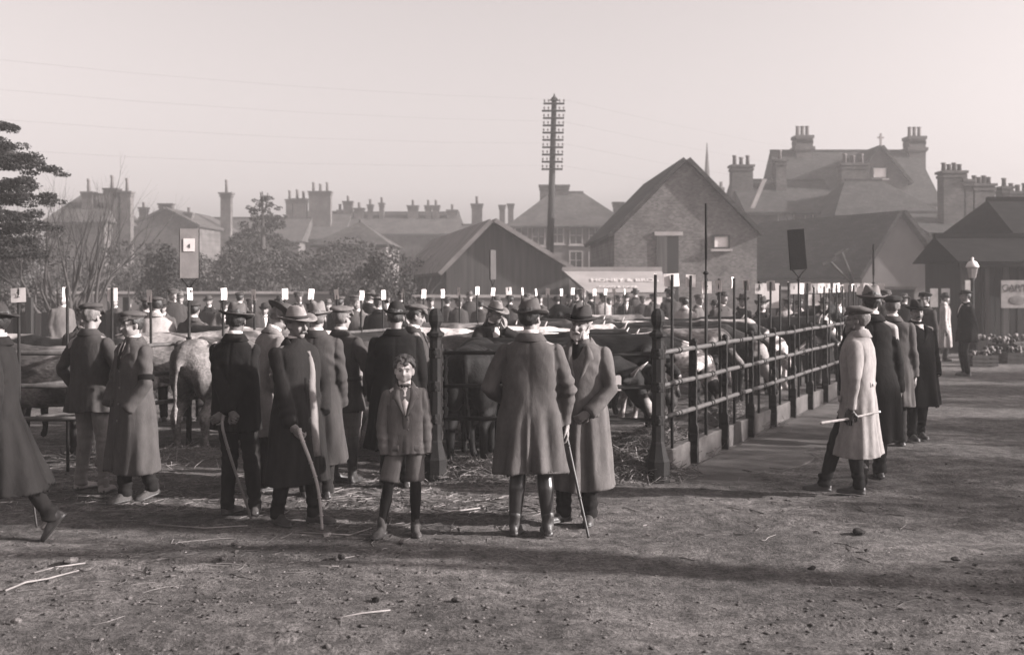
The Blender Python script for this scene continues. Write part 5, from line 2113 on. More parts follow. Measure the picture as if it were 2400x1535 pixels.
# front rails
ff = empty('pen_front_rails', tuple(PL), 0, 'front rails of the pen between the two knobbed posts', 'fence')
ornate_post(ff, PL)
for z in RZ:
    rail(ff, PL + V(.09, 0, z), PR + V(-.07, 0, z), .021, IRON)
mb = MB()                                        # gate strap beside the post
for i in range(22):
    z = .50 + i * .036
    mb.box(PL + V(.105 + .006 * math.sin(i * 1.7), 0, z), (.024 + .006 * math.sin(i * 2.9), .03, .037))
bmesh_obj(mb, 'hanging_strap', IRON, ff)
fl = empty('pen_front_rails', (-4.6, 10.95, 0), 0, 'front rails of the left-hand pen behind the striding man', 'fence')
for z in RZ:
    rail(fl, V(-6.2, 10.95, z), V(-3.98, 10.95, z), .024)
ornate_post(fl, V(-5.3, 10.95, 0))

# second long rail at left carries the other row of cards
LF = V(-4.81, 10.84, 0)
lf = empty('cattle_rails', tuple(LF), 0, 'second long rail running back behind the men at left', 'fence')
for z in RZ:
    rail(lf, LF + FDIR * .2 + V(0, 0, z), LF + FDIR * 13.5 + V(0, 0, z), .024)
for i in range(1, 12):
    mb = MB()
    q = LF + FDIR * 1.157 * i
    mb.box(q + V(0, 0, .65), (.05, .05, 1.3))
    bmesh_obj(mb, 'intermediate_post', IRON, lf)

# kerb slabs
kb = empty('kerb', tuple(PR), 0)
kb['kind'] = 'structure'
rs = np.random.RandomState(77)
for i in range(11):
    a = PR + FDIR * (1.157 * i + (.14 if i == 0 else .004)) - FNRM * .085
    b_ = PR + FDIR * (1.157 * (i + 1) - .004) - FNRM * .085
    h = .235 + rs.normal(0, .006)
    mb = MB()
    t = .055
    rows = []
    for f_ in np.linspace(0, 1, 9):
        c = a + (b_ - a) * f_
        hh = h + rs.normal(0, .004)
        rows.append([c - FNRM * t + V(0, 0, -.05), c + FNRM * t + V(0, 0, -.05), c + FNRM * (t + rs.normal(0, .002)) + V(0, 0, hh - .012), c + FNRM * (t - .012) + V(0, 0, hh), c - FNRM * t + V(0, 0, hh)])
    mb.rings(rows)
    bmesh_obj(mb, 'slab', CONC, kb)
# pale apron of the road along the kerb
mb = MB()
rows = []
ap = []
for i, f_ in enumerate(np.linspace(0, 13, 40)):
    wd = .92 + .06 * math.sin(i * 1.3) + .04 * math.sin(i * 3.1)
    a = PR + FDIR * (f_ + .02) + FNRM * .085
    b_ = a + FNRM * wd * (.55 if i == 0 else .9 if i == 1 else 1)
    dz_ = -.03 if i == 0 else 0
    rows.append([a + V(0, 0, -.05), b_ + V(0, 0, -.05), b_ + V(0, 0, -.012 + dz_), a + V(0, 0, .012 + dz_)])
mb.rings(rows)
o = mb.build('pavement', mat('worn_paving', .082, .4, 3.5, .95, .5, 45, .1), None, False)
o['kind'] = 'structure'


# number rods
def rod(base, top, card, yaw, w_, h_, dz, label, group, num=None, front=True, lean=(0, 0), cm=CARD):
    rt = empty('number_rod', tuple(base), 0, label, 'rod', group)
    tp = V(lean[0], lean[1], top)
    mb = MB()
    mb.tube([V(0, 0, -.02), tp * .5, tp], [.0165, .0165, .015], 8)
    mb.build('shaft', IRON, rt)
    if card:
        mb = MB()
        k = 6
        c = tp + V(0, 0, dz - h_ / 2)
        off = -.016 if front else .016
        P_ = []
        for j in range(k + 1):
            for i in range(k + 1):
                x = (i / k - .5) * w_
                z = (j / k - .5) * h_
                P_.append(V(x, off + .10 * x * x / w_ * (1 if yaw > 0 else -1) + .012 * math.sin(z * 30 + yaw * 5) * .4, z))
        P_ = np.array(P_)
        f = [(j * (k + 1) + i, j * (k + 1) + i + 1, (j + 1) * (k + 1) + i + 1, (j + 1) * (k + 1) + i) for j in range(k) for i in range(k)]
        P2 = P_ + V(0, .0025, 0)
        nn = len(P_)
        f += [tuple(i + nn for i in q[::-1]) for q in f]
        roll = .07 * math.sin(base[0] * 37 + base[1] * 11)
        mb.add(np.concatenate([P_, P2]) @ roty(roll).T @ rotz(yaw).T + c, f)
        o = mb.build('card', cm, rt)
        if num:
            tm = text_mesh(num, h_ * .52, .001)
            tm.transform(Matrix.Rotation(math.radians(90), 4, 'X'))
            tm.transform(Matrix.Translation((0, off - .006, 0)))
            tm.transform(Matrix.Rotation(yaw, 4, 'Z'))
            t = link('numeral', tm, INK, o)
            t.location = tuple(c)
    return rt


rs = np.random.RandomState(88)
SP = .5785
# right row: (step, card?, yaw, width, number, card in front of rod?)
RR = {0: (1, 0, .03, None, 0), 1: (1, .1, .16, None, 0), 2: (1, .05, .105, None, 0), 3: (1, 0, .11, '2', 1), 4: (1, .9, .09, None, 1), 5: (1, 1.0, .075, None, 0), 6: (1, .7, .085, None, 0), 7: (1, .15, .115, '8', 1), 8: (1, .5, .115, None, 0), 9: (0,), 10: (1, .1, .02, None, 0),
      12: (1, .4, .1, None, 0), 13: (0,), 14: (0,), 15: (0,), 16: (0,), 17: (1, .3, .07, None, 0), 18: (0,), 19: (1, .8, .1, None, 0), 20: (1, .3, .1, None, 1)}
ordn = ['first', 'second', 'third', 'fourth', 'fifth', 'sixth', 'seventh', 'eighth', 'ninth', 'tenth', 'eleventh', 'twelfth', 'thirteenth', 'fourteenth', 'fifteenth', 'sixteenth', 'seventeenth', 'eighteenth', 'nineteenth', 'twentieth', 'twenty-first',
        'twenty-second', 'twenty-third', 'twenty-fourth', 'twenty-fifth', 'twenty-sixth', 'twenty-seventh', 'twenty-eighth', 'twenty-ninth', 'thirtieth']
for i, d_ in RR.items():
    base = PR + FDIR * (SP * i + .01) - FNRM * .055
    top = 2.005 - .006 * i + rs.normal(0, .012) - (.05 if i in (9, 13, 14, 15) else 0)
    lean = (rs.normal(0, .012), 0)
    lb = '%s rod from the corner post along the right rail, %s' % (ordn[i], 'with a card' if d_[0] else 'bare')
    if d_[0]:
        rod(base, top, True, d_[1] * (1 if i % 2 else -1), d_[2], .135 if d_[2] > .05 else .03, .012 if not d_[4] else -.02 if d_[3] is None else -.03, lb, 'number rods on the right rail', d_[3], bool(d_[4]), lean, CARD if i != 7 else CARDD)
    else:
        rod(base, top, False, 0, 0, 0, 0, lb, 'number rods on the right rail', None, True, lean)
LY = {0: (.12, .14, '2', 1, CARDD), 1: (1.35, .10, None, 0, CARD), 2: (.1, .105, None, 0, CARD), 3: (.75, .105, None, 1, CARD), 4: (1.25, .10, None, 1, CARD)}
for i in range(0, 29):
    base = LF + FDIR * (SP * i + (.0 if i else .0)) - FNRM * .055 * 0
    yaw, w_, num, fr, cm2 = LY.get(i, (rs.choice([.7, .9, 1.1, 1.2, .5]), .085, None, 1, CARD))
    if i == 18:
        yaw, w_ = .1, .105
    top = 1.88 + rs.normal(0, .012) - .004 * i + (.05 if i > 14 else 0)
    rod(base, top, True, yaw * (1 if i % 3 else -1) if i not in (0, 2, 18) else yaw, w_, .14, .0, '%s card rod from the left along the left rail' % ordn[i], 'number rods on the left rail', num, bool(fr), (rs.normal(0, .008), 0), cm2)


# paddle boards on forked poles
def paddle(base, z0, h, w_, yaw, label, m, card=None, tilt=0.0, pole_r=.016):
    rt = empty('paddle_sign', tuple(base), 0, label, 'sign')
    mb = MB()
    mb.tube([(0, 0, 0), (0, 0, 1.2), (0, 0, z0 - .16)], [pole_r * 1.2, pole_r, pole_r], 8)
    mb.build('pole', IRON, rt)
    mb = MB()
    mb.lathe([(.02, z0 - .17), (.034, z0 - .16), (.034, z0 - .15), (.018, z0 - .135)], n=8)
    mb.build('collar', IRON, rt)
    M = rotz(yaw) @ roty(tilt)
    for s in (-1, 1):
        mb = MB()
        pts = [V(0, 0, z0 - .16), V(s * .012, 0, z0 - .10), V(s * w_ * .30, 0, z0 - .03), V(s * w_ * .46, 0, z0 + .005)]
        mb.tube([rotz(yaw) @ p for p in pts], .009, 6)
        mb.build('fork', IRON, rt)
    mb = MB()
    mb.box((0, 0, 0), (w_, .022, h))
    v = (mb.arr() + V(0, 0, h / 2)) @ M.T + V(0, 0, z0)
    mb.v = [v]
    bo = mb.build('board', m, rt, False)
    mb = MB()
    for s in (-1, 1):
        q = (np.array([(s * w_ / 2, 0, 0), (s * w_ / 2, 0, h)])) @ M.T + V(0, 0, z0)
        mb.tube([q[0], q[1]], .010, 6)
    mb.build('edge_iron', IRON, bo)
    if card:
        mb = MB()
        mb.box((0, 0, 0), (.128, .004, .15))
        mb.v = [(mb.arr() + V(0, -.015, h - .19)) @ M.T + V(0, 0, z0)]
        co = mb.build('card', CARD, bo, False)
        tm = text_mesh(card, .075, .001)
        tm.transform(Matrix.Rotation(math.radians(90), 4, 'X'))
        tm.transform(Matrix.Translation((0, -.020, h - .205)))
        tm.transform(Matrix.Rotation(yaw, 4, 'Z'))
        tm.transform(Matrix.Translation((0, 0, z0)))
        link('numeral', tm, INK, co)
    return rt


GREYB = mat('grey_board', .26, .2, 5, .8, .2, 30, .2)
BLACKB = mat('black_board', .012, .3, 12, .7, .25, 30, .3)
b4 = LF + FDIR * (SP * 4) + V(0, 0.02, 0)
paddle(b4, PX(0, 652, b4[1]).z, .575, .215, .06, 'grey paddle board with a white number card on a forked pole', GREYB, '4')
b = PR + FDIR * (SP * 3) - FNRM * .05
paddle(b, PX(0, 608, b[1] + .0).z, .62, .21, 1.42, 'paddle board seen edge-on above the right-hand rail', BLACKB)
b = PR + FDIR * (SP * 11) - FNRM * .05
paddle(b, PX(0, 632, b[1]).z, .60, .235, -.10, 'black paddle board tilted on a forked pole above the cattle', BLACKB, tilt=-.075)
b = LF + FDIR * (SP * 17) + V(0, .02, 0)
paddle(b, PX(0, 655, b[1]).z, .52, .20, 1.1, 'dark paddle board turned away in front of the tiled shed', mat('dull_board', .05, .2, 5, .8, .2, 30, .2))
b = V(*PX(2047, 0, 21.5))
b[2] = 0
paddle(b, PX(0, 645, 21.5).z, .60, .22, 1.35, 'distant paddle board seen edge-on above the tall hat', BLACKB)

# third, farther row of cards and bills in the bright gap at right
for i in range(14):
    px_ = 1860 + i * 15.5 + rs.normal(0, 3)
    Y = 20.5 + i * .55
    c = PX(px_, 664, Y)
    rod((c.x, Y, 0), c.z - .0, True, rs.choice([-.5, .2, .6, .1]), .15, .20, 0.0, '%s pale card from the left in the far row of rods' % ordn[i], 'far row of number rods', None, True, (0, 0), CARD if i % 3 else CARDD)
for px_, py0, py1, w_, Y, lb in ((1806, 664, 722, 40, 24, 'large white notice board behind the right-hand cattle'), (1870 + 40, 690, 716, 36, 25, 'white sheeted cart tilt beyond the cattle')):
    a, b_ = PX(px_, py0, Y), PX(px_, py1, Y)
    ww = w_ / FOC * Y
    rt = empty('notice_board', (a.x, Y, 0), 0, lb, 'board')
    mb = MB()
    mb.box((0, 0, (a.z + b_.z) / 2), (ww, .04, a.z - b_.z))
    mb.build('panel', CARD, rt, False)
    for s in (-1, 1):
        mb = MB()
        mb.box((s * ww * .42, .05, a.z / 2), (.05, .05, a.z))
        mb.build('leg', BOARD, rt, False)
# ------------------------------------------------------------------ cattle
def cowmat(name, v, v2, cut, scale, top=None, facew=None, rough=.75):
    m = bpy.data.materials.new('hide_' + name)
    m.use_nodes = True
    n, l = m.node_tree.nodes, m.node_tree.links
    b = n['Principled BSDF']
    b.inputs['Roughness'].default_value = rough
    b.inputs['Specular IOR Level'].default_value = .12
    tc = n.new('ShaderNodeTexCoord')
    inf = n.new('ShaderNodeObjectInfo')
    ad = n.new('ShaderNodeVectorMath')
    sc = n.new('ShaderNodeVectorMath')
    sc.operation = 'SCALE'
    sc.inputs[3].default_value = 37.0
    cb = n.new('ShaderNodeCombineXYZ')
    l.new(inf.outputs['Random'], cb.inputs[0])
    l.new(inf.outputs['Random'], cb.inputs[2])
    l.new(cb.outputs[0], sc.inputs[0])
    l.new(tc.outputs['Object'], ad.inputs[0])
    l.new(sc.outputs[0], ad.inputs[1])
    t = n.new('ShaderNodeTexNoise')
    t.inputs['Scale'].default_value = scale
    t.inputs['Detail'].default_value = 3
    l.new(ad.outputs[0], t.inputs[0])
    r = n.new('ShaderNodeValToRGB')
    r.color_ramp.elements[0].position, r.color_ramp.elements[1].position = cut
    r.color_ramp.elements[0].color = col(v)
    r.color_ramp.elements[1].color = col(v2)
    l.new(t.outputs[0], r.inputs[0])
    last = r.outputs[0]
    f = n.new('ShaderNodeTexNoise')
    f.inputs['Scale'].default_value = 45
    f.inputs['Detail'].default_value = 4
    mp = n.new('ShaderNodeMapping')
    mp.inputs['Scale'].default_value = (.5, 1, 1.0)
    l.new(tc.outputs['Object'], mp.inputs[0])
    l.new(mp.outputs[0], f.inputs[0])
    r2 = n.new('ShaderNodeValToRGB')
    r2.color_ramp.elements[0].color = (.6, .6, .6, 1)
    r2.color_ramp.elements[1].color = (1.35, 1.35, 1.35, 1)
    r2.color_ramp.elements[0].position, r2.color_ramp.elements[1].position = .3, .7
    l.new(f.outputs[0], r2.inputs[0])
    x = n.new('ShaderNodeMix')
    x.data_type, x.blend_type = 'RGBA', 'MULTIPLY'
    x.inputs[0].default_value = 1
    l.new(last, x.inputs[6])
    l.new(r2.outputs[0], x.inputs[7])
    last = x.outputs[2]
    sep = n.new('ShaderNodeSeparateXYZ')
    l.new(tc.outputs['Object'], sep.inputs[0])

    def blend(last, sock, lo, hi, val):
        mr = n.new('ShaderNodeMapRange')
        mr.inputs[1].default_value, mr.inputs[2].default_value = lo, hi
        ad2 = n.new('ShaderNodeMath')
        ad2.operation = 'MULTIPLY_ADD'
        ad2.inputs[1].default_value = .25
        l.new(t.outputs[0], ad2.inputs[0])
        l.new(sock, ad2.inputs[2])
        l.new(ad2.outputs[0], mr.inputs[0])
        y = n.new('ShaderNodeMix')
        y.data_type = 'RGBA'
        l.new(mr.outputs[0], y.inputs[0])
        l.new(last, y.inputs[6])
        y.inputs[7].default_value = col(val)
        return y.outputs[2]
    if top:
        last = blend(last, sep.outputs[2], top[0], top[0] + .03, top[1])
    if facew:
        last = blend(last, sep.outputs[0], facew[0], facew[0] + .04, facew[1])
    l.new(last, b.inputs['Base Color'])
    bp = n.new('ShaderNodeBump')
    bp.inputs['Strength'].default_value = .5
    bp.inputs['Distance'].default_value = .012
    l.new(f.outputs[0], bp.inputs['Height'])
    l.new(bp.outputs[0], b.inputs['Normal'])
    return m


HIDE = {'black': cowmat('black', .0045, .010, (.35, .7), 2.0), 'blackface': cowmat('blackface', .0045, .010, (.35, .7), 2.0, None, (1.44, .26)), 'roan': cowmat('roan', .045, .20, (.42, .62), 2.6), 'paleroan': cowmat('paleroan', .08, .28, (.35, .6), 2.2),
        'red': cowmat('red', .018, .032, (.35, .7), 2.0), 'brown': cowmat('brown', .045, .075, (.35, .7), 2.0), 'lineback': cowmat('lineback', .008, .016, (.3, .7), 2.0, (1.43, .34)), 'pied': cowmat('pied', .010, .42, (.50, .53), 1.5), 'white': cowmat('white', .24, .50, (.3, .6), 2.4), 'whiteface': cowmat('whiteface', .016, .028, (.3, .7), 2, None, (1.26, .24))}
HORN = mat('horn', .34, .3, 9, .5, .1, 40, .3)
HOOF = mat('hoof', .03, .3, 9, .6, .1, 40, .3)


def cow_parts(pose, seed):
    """standing bullock facing +x; one skin from barrel, neck, head, jointed legs and tail"""
    rs = np.random.RandomState(seed)
    b = MB()
    R = []
    a = np.linspace(0, 2 * math.pi, 22, endpoint=False)
    for x, zc, ry, rz in ((-.83, 1.11, .06, .07), (-.79, 1.09, .15, .16), (-.70, 1.065, .235, .235), (-.52, 1.035, .275, .285), (-.25, .985, .315, .335), (.10, .965, .325, .355), (.38, .985, .295, .355), (.58, 1.01, .245, .335), (.74, 1.05, .17, .26), (.84, 1.08, .10, .17)):
        yy, zz = np.cos(a) * ry, np.sin(a) * rz
        zz = np.where(zz > 0, zz * .93, zz)
        yy = yy * (1 - .18 * (np.sin(a) > .6))
        R.append(np.stack([np.full(22, x), yy, zz + zc], 1))
    b.rings(R)
    for s in (-1, 1):                                        # hooks and pins, thighs, shoulders
        b.ball((-.50, s * .22, 1.20), (.10, .07, .08), 10, 7)
        b.ball((-.56, s * .15, .88), (.22, .13, .28), 14, 10, roty(.15))
        b.ball((.50, s * .16, .92), (.17, .12, .30), 14, 10, roty(-.1))
        f = rs.uniform(-.06, .06)
        b.limb([(-.52, s * .18, .82), (-.42 + f * .5, s * .19, .66), (-.64 + f, s * .175, .43), (-.60 + f, s * .17, .13), (-.57 + f, s * .17, .05)], [.14, .105, .058, .042, .052], 10)
        f = rs.uniform(-.05, .05)
        b.limb([(.50, s * .165, .84), (.46, s * .165, .66), (.50 + f * .6, s * .155, .40), (.49 + f, s * .155, .13), (.52 + f, s * .155, .05)], [.125, .085, .055, .040, .052], 10)
    if pose == 'down':
        poll, muz = V(1.14, rs.uniform(-.15, .15), .93), V(1.34, rs.uniform(-.15, .15), .58)
    elif pose == 'up':
        poll, muz = V(1.22, rs.uniform(-.1, .1), 1.42), V(1.55, rs.uniform(-.15, .15), 1.22)
    else:
        poll, muz = V(1.24, rs.uniform(-.1, .1), 1.20), V(1.50, rs.uniform(-.15, .15), .93)
    b.limb([(.58, 0, 1.06), (.58 + (poll[0] - .58) * .55, poll[1] * .4, 1.06 + (poll[2] - 1.06) * .5), poll - (muz - poll) * .05], [.29, .225, .15], 14)
    b.limb([(.62, 0, .84), (.90, poll[1] * .5, (poll[2] + .80) / 2 - .02)], [.20, .13], 12)
    d = muz - poll
    d /= np.linalg.norm(d)
    sd = np.cross(d, V(0, 0, 1))
    sd /= np.linalg.norm(sd)
    up = np.cross(sd, d)
    L = np.linalg.norm(muz - poll)
    b.limb([poll, poll + d * L * .35, poll + d * L * .72, muz], [.118, .108, .074, .070], 14)
    b.ball(poll + d * .06 + up * .03, (.115, .118, .10), 14, 9)
    b.ball(muz + d * .02, (.076, .088, .066), 12, 8)
    b.limb([poll + d * .12 - up * .07, poll + d * L * .75 - up * .055], [.07, .05], 10)
    for s in (-1, 1):
        b.ball(poll + d * .15 + sd * s * .085 + up * .045, (.032, .03, .03), 8, 6)
        e0 = poll + d * .02 + sd * s * .10
        e1 = e0 + sd * s * .19 - up * .05 - d * .02
        b.limb([e0, (e0 + e1) / 2, e1], [.032, .056, .018], 8)
    tw = rs.uniform(-.06, .06)
    b.limb([(-.80, 0, 1.20), (-.88, tw * .3, 1.10), (-.90, tw, .80), (-.87, tw * 1.5, .52)], [.045, .034, .024, .030], 8)
    b.limb([(-.87, tw * 1.5, .54), (-.86, tw * 1.6, .36)], [.040, .018], 8)
    skin = fuse(b, .026, 2, lambda p, nn: p + nn * (.007 * wob(p, 14, seed) + .004 * wob(p, 38, seed + 1))[:, None])
    horn, hoof, eye = [], [], []
    for s in (-1, 1):
        h = MB()
        h0 = poll - d * .01 + sd * s * .085 + up * .05
        h.tube([h0, h0 + sd * s * .11 + up * .02, h0 + sd * s * .18 + up * .08 - d * .02, h0 + sd * s * .19 + up * .17 - d * .04], [.028, .024, .016, .004], 8)
        horn.append(h.mesh('horn'))
        e = MB()
        e.ball(poll + d * .155 + sd * s * .108 + up * .05, (.018, .018, .018), 8, 6)
        eye.append(e.mesh('eye'))
    nz = MB()
    nz.ball(muz + d * .062, (.042, .055, .045), 10, 7)
    return skin, horn, eye, nz.mesh('muzzle')


COWP = {p: [cow_parts(p, 100 + 10 * i + hash_) for i in range(2)] for p, hash_ in (('down', 1), ('up', 2), ('mid', 3))}
MUZ = mat('muzzle', .10, .4, 14, .45, .1, 40, .4)


def cow(label, x, y, rot, hide, pose='mid', var=0, k=1.0, horns=True, muzzle=True):
    rt = empty('bullock', (x, y, 0), math.radians(rot), label, 'bullock', 'cattle in the pens')
    rt.scale = (k, k, k)
    skin, horn, eye, nz = COWP[pose][var]

    def obj_(name, me, m):
        o = bpy.data.objects.new(name, me)
        COL.objects.link(o)
        o.parent = rt
        if not me.materials:
            me.materials.append(m)
        o.material_slots[0].link = 'OBJECT'
        o.material_slots[0].material = m
        return o
    obj_('body', skin, HIDE[hide])
    if horns:
        for h in horn:
            obj_('horn', h, HORN)
    for e in eye:
        obj_('eye', e, EYED)
    if muzzle:
        obj_('muzzle', nz, MUZ if hide != 'blackface' else mat('muzzle_pale', .5, .2, 14, .5, .1, 40, .3))
    return rt


COWS = [
    ('black bullock seen rump-on behind the left gate post', -.42, 12.05, 86, 'black', 'down', 0, .98, False),
    ('black bullock with pale muzzle behind the right-hand corner post', .50, 11.95, -6, 'blackface', 'down', 1, .98, True),
    ('red bullock second along the right-hand rail', .98, 12.95, -14, 'red', 'down', 0, .99, True),
    ('pied bullock with white shoulder third along the right-hand rail', 1.45, 13.75, -20, 'pied', 'down', 1, 1.0, True),
    ('roan bullock fourth along the right-hand rail', 1.90, 14.6, -24, 'roan', 'mid', 0, 1.0, True),
    ('black bullock with white back stripe in the right-hand row', 2.05, 15.5, -20, 'lineback', 'down', 0, 1.0, True),
    ('white-faced bullock looking through the right-hand rail', 2.75, 16.3, -26, 'whiteface', 'down', 1, 1.0, True),
    ('black bullock with white back further along the right-hand row', 2.75, 17.3, -16, 'lineback', 'mid', 1, 1.02, True),
    ('pied bullock near the far end of the right-hand row', 3.7, 18.1, -26, 'pied', 'down', 0, 1.0, True),
    ('dark bullock near the far end of the right-hand row', 4.2, 19.1, -24, 'black', 'mid', 0, 1.02, True),
    ('white bullock at the far end of the right-hand row', 4.8, 20.2, -26, 'white', 'mid', 1, 1.0, True),
    ('black bullock at the far end of the right-hand row', 5.3, 21.3, -26, 'black', 'up', 0, 1.0, True),
    ('white-backed bullock under the smiling man’s elbow', -.10, 14.4, 172, 'white', 'mid', 0, 1.0, True),
    ('roan bullock behind the bearded man', -.3, 16.3, 165, 'roan', 'mid', 1, 1.0, True),
    ('brown bullock behind the capped man in profile', -.95, 13.3, 20, 'brown', 'mid', 1, 1.0, False),
    ('brown bullock behind the breeches man', -1.75, 12.9, 175, 'brown', 'down', 0, .97, True),
    ('pale roan bullock rump-on between the raincoat and the dark suit', -3.42, 13.05, 74, 'roan', 'mid', 0, 1.0, False),
    ('roan bullock side-on behind the left-hand rails', -4.85, 11.72, 176, 'roan', 'down', 1, .98, True),
    ('white-backed bullock behind the left-hand rails', -5.4, 13.6, 170, 'lineback', 'mid', 0, .97, True),
    ('dark bullock behind the moustached man', -2.6, 13.6, 20, 'red', 'mid', 0, .97, True),
    ('dark bullock in the middle of the pen behind the bearded man', 1.0, 17.4, 160, 'red', 'mid', 0, 1.0, True),
    ('brown bullock in the middle of the pen', .35, 18.0, 10, 'brown', 'mid', 1, 1.0, True),
    ('black bullock in the far middle of the pen', 2.0, 19.3, 170, 'black', 'up', 0, 1.0, True),
    ('roan bullock in the far middle of the pen', 1.2, 20.6, 15, 'roan', 'mid', 0, 1.0, True),
    ('black bullock pressed up behind the right-hand corner post', .35, 12.75, -12, 'black', 'mid', 0, 1.0, True),
    ('black bullock in the second rank behind the corner post', .15, 13.55, -14, 'black', 'mid', 1, 1.0, True),
    ('dark red bullock in the second rank of the right-hand row', .55, 14.5, -18, 'red', 'mid', 0, 1.0, True),
    ('black bullock in the second rank beside the roan', .95, 16.2, -15, 'black', 'mid', 0, 1.0, True),
    ('dark bullock in the second rank towards the far end', 1.9, 17.9, -20, 'red', 'mid', 1, 1.0, True),
    ('black bullock in the second rank at the far end', 2.9, 20.0, -22, 'black', 'mid', 0, 1.0, True),
    ('roan bullock between the grey overcoat and the belted jacket', -2.35, 12.45, 168, 'roan', 'mid', 0, .97, True),
    ('pale roan bullock far back in the left-hand pen', -4.2, 14.2, 15, 'paleroan', 'mid', 1, 1.0, True),
    ('patchy pale bullock far back in the left-hand pen', -3.1, 15.0, 170, 'pied', 'mid', 0, 1.0, True),
    ('pied bullock behind the tall man', .15, 15.6, 10, 'pied', 'mid', 1, 1.0, True),
    ('white bullock in the third rank behind the corner post', 1.05, 15.3, -160, 'white', 'mid', 0, 1.0, True),
    ('pied bullock in the third rank of the right-hand pen', 1.75, 18.6, -165, 'pied', 'mid', 1, 1.0, True),
    ('pale roan bullock in the third rank of the right-hand pen', 2.3, 21.2, -160, 'paleroan', 'mid', 0, 1.0, True),
    ('black bullock deep in the pen behind the gate post', -.9, 15.2, 30, 'black', 'mid', 1, 1.0, True),
]
for i_, (lb, x, y, r, h, p, v_, k, hn) in enumerate(COWS):
    if 1 <= i_ <= 11:
        x, y = x - .22 - .12 * (i_ % 3), y + .10
        r += (-7, 5, -2, 8)[i_ % 4]
    cow(lb, x, y, r, h, p, v_, k, hn and i_ % 4 == 1)
# auction tag on the black bullock
mb = MB()
mb.prism([(-.032, 0, -.10), (.032, 0, -.10), (.032, 0, .04), (.018, 0, .06), (-.018, 0, .06), (-.032, 0, .04)], (0, .003, 0))
c = PX(1449, 893, 11.5)
rt = empty('lot_label', tuple(c), 0, 'white paper lot label hanging on the black bullock', 'label')
mb.build('paper', CARD, rt, False)
tm = text_mesh('4', .05, .001)
tm.transform(Matrix.Rotation(math.radians(90), 4, 'X'))
o = link('numeral', tm, INK, rt)
o.location = (.0, -.004, -.05)
# ------------------------------------------------------------------ crowd beyond the pens
CR = []
cfg = [('jacket', .05, 'cap', .06, 'hang', .74), ('overcoat', .03, 'fedora', .05, 'coatpocket', .45), ('overcoat', .08, 'cap', .04, 'hang', .45), ('jacket', .025, 'bowler', .02, 'hang', .74), ('smock', .36, 'cap', .06, 'front', .5), ('overcoat', .05, 'trilby', .09, 'coatpocket', .4),
       ('jacket', .09, 'trilby', .03, 'front', .74), ('overcoat', .12, 'cap', .12, 'coatpocket', .4)]
DESC = ['man in dark jacket and flat cap', 'man in black overcoat and felt hat', 'man in grey overcoat and dark cap', 'man in black jacket and bowler', 'man in white smock and cap', 'man in dark overcoat and light felt hat', 'man in grey jacket and dark trilby', 'man in pale grey overcoat and pale cap']
for i, (tp, cv, ht, hv, am, hm) in enumerate(cfg):
    p = person('proto', (0, 0, 0), 1.72, 0, tp, cv, hm, .13, 1.02, 'trousers', .035, ht, hv, arms=(am, ['coatpocket', 'hang'][i % 2]), lean=[0, 6, 3, -2, 12, 4, 9, 2][i], head=([20, -28, 12, -15, 30, -10, 15, -32][i], [4, 10, -2, 6, 14, 0, 12, 2][i], 0), seed=200 + i, face=False, vox=.020, cvox=.030, hair=['dark', 'grey'][i % 2], buttons=0, pockets=False, lapel=1.2 if i in (3, 6) else False, boots=LEATHER, cat='man')
    CR.append(p['root'])
SPOT = []
rs = np.random.RandomState(123)
# placed by eye: (photo x, depth, kind, turn)
for px_, Y, k_, r_ in ((146, 22, 7, 40), (345, 18, 0, 150), (382, 19, 6, 10), (405, 22, 0, 20), (366, 15.5, 4, 200), (452, 15.6, 2, 170), (420, 24, 5, 30), (590, 20, 0, 0), (560, 24, 2, 160), (620, 21, 3, 20), (655, 25, 6, 190), (838, 19, 7, 5), (862, 22, 1, 150), (887, 17.5, 1, 175),
                       (826, 25, 4, 20), (940, 26, 3, 200), (985, 27, 0, 30), (1010, 24, 2, 0), (1045, 28, 6, 160), (1075, 25, 0, 20), (1100, 29, 5, 10), (1125, 26, 2, 170), (1165, 23, 1, 0), (1195, 27, 0, 190), (1330, 30, 6, 20), (1350, 27, 1, 10), (1385, 31, 0, 170), (1362, 24, 7, 30), (1410, 28, 4, 10),
                       (1428, 30, 2, 0), (1450, 32, 0, 20), (1468, 30, 3, 0), (1490, 33, 6, 180), (1506, 31, 0, 10), (1530, 30, 2, 20), (1570, 26, 0, 200), (1604, 22, 4, 170), (1636, 23, 7, 60), (1675, 24, 3, 10), (1690, 21, 2, 30), (1735, 22, 1, 20), (1784, 19.5, 1, 0), (1838, 24, 4, 20), (1880, 23, 4, 200),
                       (1925, 21, 1, 30), (1960, 24, 6, 10), (2075, 24, 0, 20), (2120, 26, 1, 160), (270, 26, 2, 0), (300, 24, 0, 30), (490, 26, 1, 10), (525, 23, 6, 20), (700, 24, 0, 10), (725, 22, 2, 180), (770, 24, 5, 0), (795, 21, 0, 160), (905, 29, 6, 20), (1235, 30, 0, 10), (1265, 28, 2, 0), (1305, 26, 3, 30)):
    SPOT.append((px_, Y, k_, r_))
usedp = set()
order = sorted(SPOT, key=lambda s: s[0])
seen_ = {}
place_ = lambda q: 'at far left' if q < 500 else 'left of centre' if q < 900 else 'behind the pen' if q < 1300 else 'before the lettered shed' if q < 1560 else 'beyond the right-hand cattle'
tot_ = {}
for q in order:
    tot_[(q[2], place_(q[0]))] = tot_.get((q[2], place_(q[0])), 0) + 1
